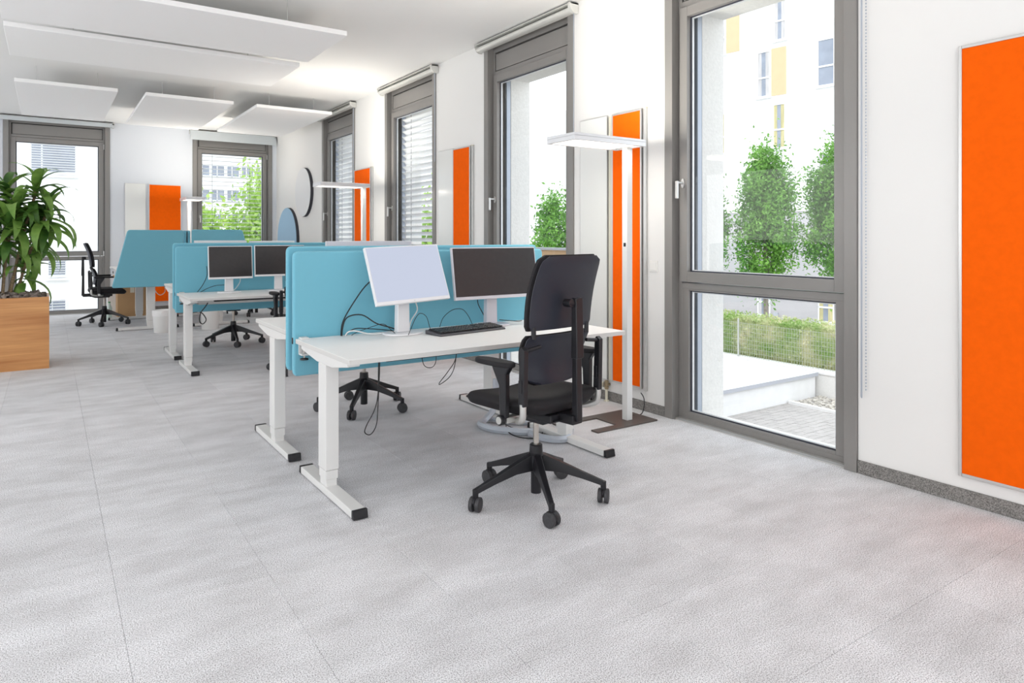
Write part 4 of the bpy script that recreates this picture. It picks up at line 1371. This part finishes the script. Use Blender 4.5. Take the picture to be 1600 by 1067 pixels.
# pavers in view of the near window
pav_me = MB().box(0.003, 0.197, 0.003, 0.097, -0.03, 0.0).mesh('paver', 'paver', bevel=0.003, seg=1, smooth=False)
cells = []
for i in range(32):
    for j in range(62):
        x = 4.25 + i * 0.2
        y = 1.2 + j * 0.1 + (0.0)
        xx = x + (0.1 if j % 2 else 0)
        c = Vector((xx + 0.1, y + 0.05))
        dep = c.dot(dv)
        px = 800 + 1067 * c.dot(rv) / dep
        vis = 1100 < px < 1330 and y < 6.35
        cells.append((0 if vis else 1, c.length, xx, y))
cells.sort()
rest = MB()
for k, (vis, _, x, y) in enumerate(cells):
    if k < 300:
        put('paver', pav_me, o, loc=(x, y, G))
    else:
        rest.box(x + 0.003, x + 0.197, y + 0.003, y + 0.097, G - 0.03, G - rnd.uniform(0, 0.003))
q = rest.obj('paving', 'paver', o, smooth=False)
tag(q, kind='stuff')

# white rendered block with metal coping
t = thing('rendered_block', 'low white rendered block with grey metal edge outside the big window', 'wall', (0, 0, G), 0)
bz = 0.394
mb = MB(); mb.box(6.0, 10.36, 6.45, 8.70, 0, bz - 0.035); mb.obj('block_body', 'block', t, smooth=False)
mb = MB(); mb.box(5.98, 10.39, 6.425, 8.725, bz - 0.035, bz); mb.obj('top_slab', 'block', t, bevel=0.004, seg=1)
mb = MB(); mb.box(5.975, 10.395, 6.415, 6.425, bz - 0.05, bz + 0.006); mb.box(5.975, 10.395, 8.725, 8.735, bz - 0.05, bz + 0.05); mb.obj('metal_edge', 'coping', t, smooth=False)
# retaining wall, gravel strip, hedge, fence: they run with the street, turned 9 degrees
Pw = Vector((10.43, 6.12, 0))
ang = R(90)
t = thing('retaining_wall', 'low pale concrete retaining wall under the hedge', 'wall', (Pw.x, Pw.y, G), ang)
mb = MB(); mb.box(-8, 12, -0.30, 0.0, 0, 0.37); mb.obj('wall_body', 'concrete', t, smooth=False)
mb = MB(); mb.box(-8, 12, -0.31, 0.015, 0.37, 0.40); mb.obj('coping', 'block', t, smooth=False)
t = thing('gravel_strip', 'strip of pale gravel behind a kerb at the retaining wall', 'gravel', (Pw.x, Pw.y, G), ang)
mb = MB(); mb.box(-6, 0.30, 0.80, 0.85, -0.03, 0.045); mb.obj('kerb', 'block', t, smooth=False)
mb = MB()
for i in range(1600):
    a, b = rnd.uniform(-3.5, 0.28), rnd.uniform(0.02, 0.78)
    s = rnd.uniform(0.012, 0.028)
    q = Matrix.Translation((a, b, rnd.uniform(0, 0.02))) @ Matrix.Rotation(rnd.uniform(0, 6), 4, 'Z')
    mb.box(-s, s, -s * 0.7, s * 0.7, -s * 0.5, s * 0.5, q)
g = mb.obj('gravel', 'gravel', t, smooth=False); tag(g, kind='stuff')


def leaf_cloud(mb, pts_fn, n, size):
    for i in range(n):
        p = Vector(pts_fn())
        s = size * rnd.uniform(0.6, 1.3)
        a = Vector((rnd.gauss(0, 1), rnd.gauss(0, 1), rnd.gauss(0, 1))).normalized()
        b = a.orthogonal().normalized()
        b = (Matrix.Rotation(rnd.uniform(0, 6.28), 3, a) @ b)
        c = a.cross(b)
        mb._add([p - b * s, p + c * s * 0.45, p + b * s, p - c * s * 0.45], [(0, 1, 2, 3)])


hd = thing('hedge', 'clipped green and yellowish hedge behind the wire fence', 'hedge', (Pw.x, Pw.y, G), ang)
mb = MB(); mb.box(-6, 10, -1.02, -0.45, 0.10, 1.05); mb.obj('hedge_core', 'hedge_leaf', hd, smooth=False)
mb = MB()
def hp():
    k = rnd.random()
    if k < 0.62:
        return (rnd.uniform(-4, 9), rnd.uniform(-0.48, -0.38), rnd.uniform(0.30, 1.11))
    return (rnd.uniform(-4, 9), rnd.uniform(-1.05, -0.38), rnd.uniform(1.03, 1.14))
leaf_cloud(mb, hp, 15000, 0.032)
g = mb.obj('foliage', 'hedge_leaf', hd, smooth=False); tag(g, kind='stuff')
t = thing('wire_fence', 'thin grey wire mesh fence in front of the hedge', 'fence', (Pw.x, Pw.y, G), ang)
for i in range(7):
    MB().cyl((-4 + i * 2.0, -0.15, 0.40), (-4 + i * 2.0, -0.15, 1.10), 0.018, seg=8).obj('post', 'wire', t)
mb = MB()
for i in range(9):
    z = 0.42 + i * 0.075
    mb.box(-4, 8, -0.152, -0.148, z, z + 0.004)
for i in range(240):
    x = -4 + i * 0.05
    mb.box(x, x + 0.003, -0.152, -0.148, 0.41, 1.04)
g = mb.obj('mesh_wires', 'wire', t, smooth=False); tag(g, kind='stuff')


def tree(lab, x, y, gz, h0, h1, rad, n, leafm='tree_leaf', size=0.075, power=0.7, name='tree', lean=0.0, wide=0.45):
    t = thing(name, lab, 'tree', (x, y, gz), 0)
    MB().tube([(0, 0, 0), (0.02, 0, (h0 - gz) * 0.5), (0.0, 0.02, (h0 - gz)), (0, 0, (h1 - gz) * 0.75)], 0.07 if rad < 1.3 else 0.14, seg=8).obj('trunk', 'trunk', t)
    H0, H1 = h0 - gz, h1 - gz
    # limb tips as cluster centres give the ragged outline
    cl = []
    for i in range(60):
        f = rnd.random()
        prof = math.sin(PI * min(1, (f * 0.82 + wide * 0.22))) ** power
        rr = rad * prof * math.sqrt(rnd.random()) * 0.92
        a = rnd.uniform(0, 2 * PI)
        cl.append(Vector((rr * math.cos(a), rr * math.sin(a), H0 + (H1 - H0) * f * 0.94)))
    cl.append(Vector((0, 0, H1 - 0.1)))
    def tp():
        c = cl[rnd.randrange(len(cl))]
        s = rad * 0.17
        return (c.x + rnd.gauss(0, s), c.y + rnd.gauss(0, s), c.z + rnd.gauss(0, s * 1.9))
    mb = MB()
    leaf_cloud(mb, tp, n, size)
    g = mb.obj('foliage', leafm, t, smooth=False); tag(g, kind='stuff')
    mb = MB()
    for c in cl[:26]:
        mb.tube([(0, 0, max(H0 * 0.8, c.z - 0.9)), tuple(c * 0.6 + Vector((0, 0, c.z * 0.38))), tuple(c)], 0.016, seg=5, smooth=2)
    mb.obj('branches', 'trunk', t)
    return t


tree('upright green street tree in the middle of the big window', 17.39, 12.37, -3.0, -0.1, 3.72, 0.92, 19000, size=0.058)
tree('green street tree cut by the right frame of the big window', 18.95, 11.10, -3.0, -0.1, 3.90, 0.95, 19000, size=0.058)
tree('green street tree half hidden by the outer pier of the big window', 16.1, 13.6, -3.0, 0.0, 3.45, 0.70, 13000, size=0.058)
tree('leafy tree seen low through the third window', 18.3, 23.6, -3.0, -0.8, 2.75, 1.25, 7000, size=0.10)
tree('bushy tree low behind the slats of the second window', 14.0, 27.4, -3.0, -1.5, 2.5, 2.3, 6000, 'tree_leaf_pale', size=0.14)
tree('darker bush low behind the third window', 19.5, 22.8, -3.0, -1.2, 1.7, 1.4, 5000, size=0.10)
tree('broad pale green tree behind the far right window', 6.9, 26.6, -3.0, -2.0, 3.6, 2.3, 9000, 'tree_leaf_pale', size=0.12)
tree('second pale green tree lower behind the far right window', 4.3, 25.5, -3.0, -1.5, 1.9, 1.3, 4000, 'tree_leaf_pale', size=0.12)

# opposite apartment building seen through the big window (local x along the facade, y towards us)
fac_rot = R(99)
P0 = Vector((29.77, 20.90, 0))
bd = thing('apartment_building', 'white apartment building with staggered windows and ochre panels across the street', 'building', (P0.x, P0.y, 0), fac_rot)
# local +x runs along (-sin9, cos9); local +y = (-cos9, -sin9) towards the office
mb = MB(); mb.box(-40, 3.6, -10, 0, 2.57, 22); mb.obj('facade_wall', 'facade', bd, smooth=False)
mb = MB(); mb.box(-40, 3.6, -10, -0.05, -3.6, 2.57); mb.obj('ground_floor_wall', 'facade_grey', bd, smooth=False)
mb = MB(); mb.box(-40, 3.6, -0.05, -0.03, -3.6, -2.62); mb.obj('plinth', 'facade_grey', bd, smooth=False)


def far_window(parent, x0, x1, z0, z1, y=0.0, curtain='curtain_grey', mull=0.42, frame='pvc'):
    mb = MB()
    f = 0.055
    frame_boxes(mb, x0, x1, y - 0.02, y + 0.05, z0, z1, f, f, f, f)
    zm = z0 + (z1 - z0) * mull
    mb.box(x0, x1, y - 0.02, y + 0.05, zm - 0.04, zm + 0.04)
    mb.box(x0 - 0.09, x1 + 0.09, y - 0.02, y + 0.14, z0 - 0.09, z0 - 0.03)
    w = mb.obj('window', frame, parent, smooth=False)
    g = box('pane', 'far_glass', x0 + f, x1 - f, y + 0.005, y + 0.012, z0 + f, z1 - f, w, smooth=False)
    if curtain:
        cw = (x1 - x0) * 0.3
        mb = MB()
        mb.box(x0 + f, x0 + f + cw, y + 0.0125, y + 0.016, z0 + f, z1 - f)
        mb.box(x1 - f - cw * 0.8, x1 - f, y + 0.0125, y + 0.016, z0 + f, z1 - f)
        mb.obj('curtain', curtain, w, smooth=False)
    return w


for x0, x1, z0, z1, c in ((2.46, 3.10, 10.92, 13.05, 'curtain_grey'), (-0.78, -0.15, 11.03, 13.3, 'curtain_grey'), (0.01, 0.71, 8.34, 10.63, 'curtain_grey'),
                          (-0.76, -0.11, 5.70, 7.90, 'curtain'), (-3.10, -2.30, 8.42, 10.63, None), (2.49, 3.15, 5.68, 7.82, 'curtain'),
                          (-3.10, -2.32, 3.0, 5.27, 'curtain_grey'), (0.0, 0.66, 3.0, 5.25, 'curtain_grey'),
                          (0.05, 0.72, -2.62, -1.0, 'curtain_grey'), (-3.05, -2.31, -2.70, -1.0, 'curtain'),
                          (-5.6, -4.9, 5.7, 7.9, 'curtain'), (-5.6, -4.9, 11.0, 13.2, 'curtain_grey'), (-7.6, -6.9, 8.4, 10.6, None), (-8.0, -7.2, 3.0, 5.25, 'curtain')):
    far_window(bd, x0, x1, z0, z1, y=(0.0 if z0 > 0 else -0.05), curtain=c)
for x0, x1, z0, z1 in ((1.69, 2.43, 10.93, 13.15), (-0.78, -0.03, 8.33, 10.68), (-6.3, -5.62, 5.7, 7.9), (-8.4, -7.62, 8.4, 10.6)):
    o = box('ochre_panel', 'yellow_panel', x0, x1, -0.01, 0.025, z0, z1, bd, smooth=False)
box('meter_box', 'coping', -0.37, -0.15, -0.05, 0.06, -3.0, -2.42, bd)
# ochre parapet and ledge outside the third window
t = thing('parapet', 'ochre panelled parapet with grey ledge low outside the third window', 'wall', (5.5, 7.3, 0), 0)
box('panel', 'yellow_panel', -0.02, 0.03, -1.2, 1.6, -1.3, 1.135, t, smooth=False)
box('ledge', 'coping', -0.06, 0.07, -1.22, 1.62, 1.135, 1.165, t, smooth=False)

# white neighbour close behind the far left window
nb = thing('neighbour_building', 'white rendered building close behind the far left window', 'building', (0, 26.0, 0), 0)
mb = MB(); mb.box(-9, 2.55, 0.0, 8, -3.6, 9); mb.obj('facade_wall', 'facade', nb, smooth=False)


def shuttered(parent, x0, x1, z0, z1, n):
    w = box('window', 'far_glass', x0, x1, -0.03, 0.01, z0, z1, parent, smooth=False)
    mb = MB(); frame_boxes(mb, x0 - 0.03, x1 + 0.03, -0.06, 0.0, z0 - 0.03, z1 + 0.03, 0.05, 0.05, 0.05, 0.05)
    mb.box(x0 + (x1 - x0) * 0.22, x0 + (x1 - x0) * 0.26, -0.05, 0.0, z0, z1)
    mb.obj('frame', 'pvc', w, smooth=False)
    me = MB().box(x0, x1, -0.03, 0.03, -0.003, 0.003).mesh('shutter_slat', 'slat', smooth=False)
    for i in range(n):
        s = put('shutter_slat', me, w, loc=(0, -0.09, z0 + (z1 - z0) * (i + 0.5) / n), rot=(R(-35), 0, 0))
    box('sill', 'pvc', x0 - 0.08, x1 + 0.08, -0.14, 0.0, z0 - 0.12, z0 - 0.06, w, smooth=False)


shuttered(nb, -0.46, 0.72, 3.32, 4.40, 14)
shuttered(nb, -0.017, 0.456, 0.07, 0.66, 8)
shuttered(nb, -0.017, 0.456, -1.9, -0.66, 14)
shuttered(nb, -0.95, 0.456, -4.0, -3.2, 3)

# long office block behind the far right window
ob = thing('office_block', 'long white office block with window bands behind the far right window', 'building', (0, 45.0, 0), 0)
mb = MB(); mb.box(3.5, 40, 0.0, 10, -3.6, 12); mb.obj('facade_wall', 'facade', ob, smooth=False)
for zc, zt in ((5.05, 5.75), (3.55, 4.25), (2.05, 2.75), (0.5, 1.2), (6.6, 7.3), (8.1, 8.8)):
    x = 7.4
    for k in range(9):
        mb = MB(); mb.box(x, x + 0.78, -0.02, 0.01, zc, zt + 0.0)
        w = mb.obj('window', 'far_glass', ob, smooth=False)
        mb = MB(); frame_boxes(mb, x, x + 0.78, -0.05, -0.01, zc, zt, 0.05, 0.05, 0.05, 0.05); mb.box(x + 0.30, x + 0.35, -0.05, -0.01, zc, zt)
        mb.obj('frame', 'pvc', w, smooth=False)
        x += 0.86
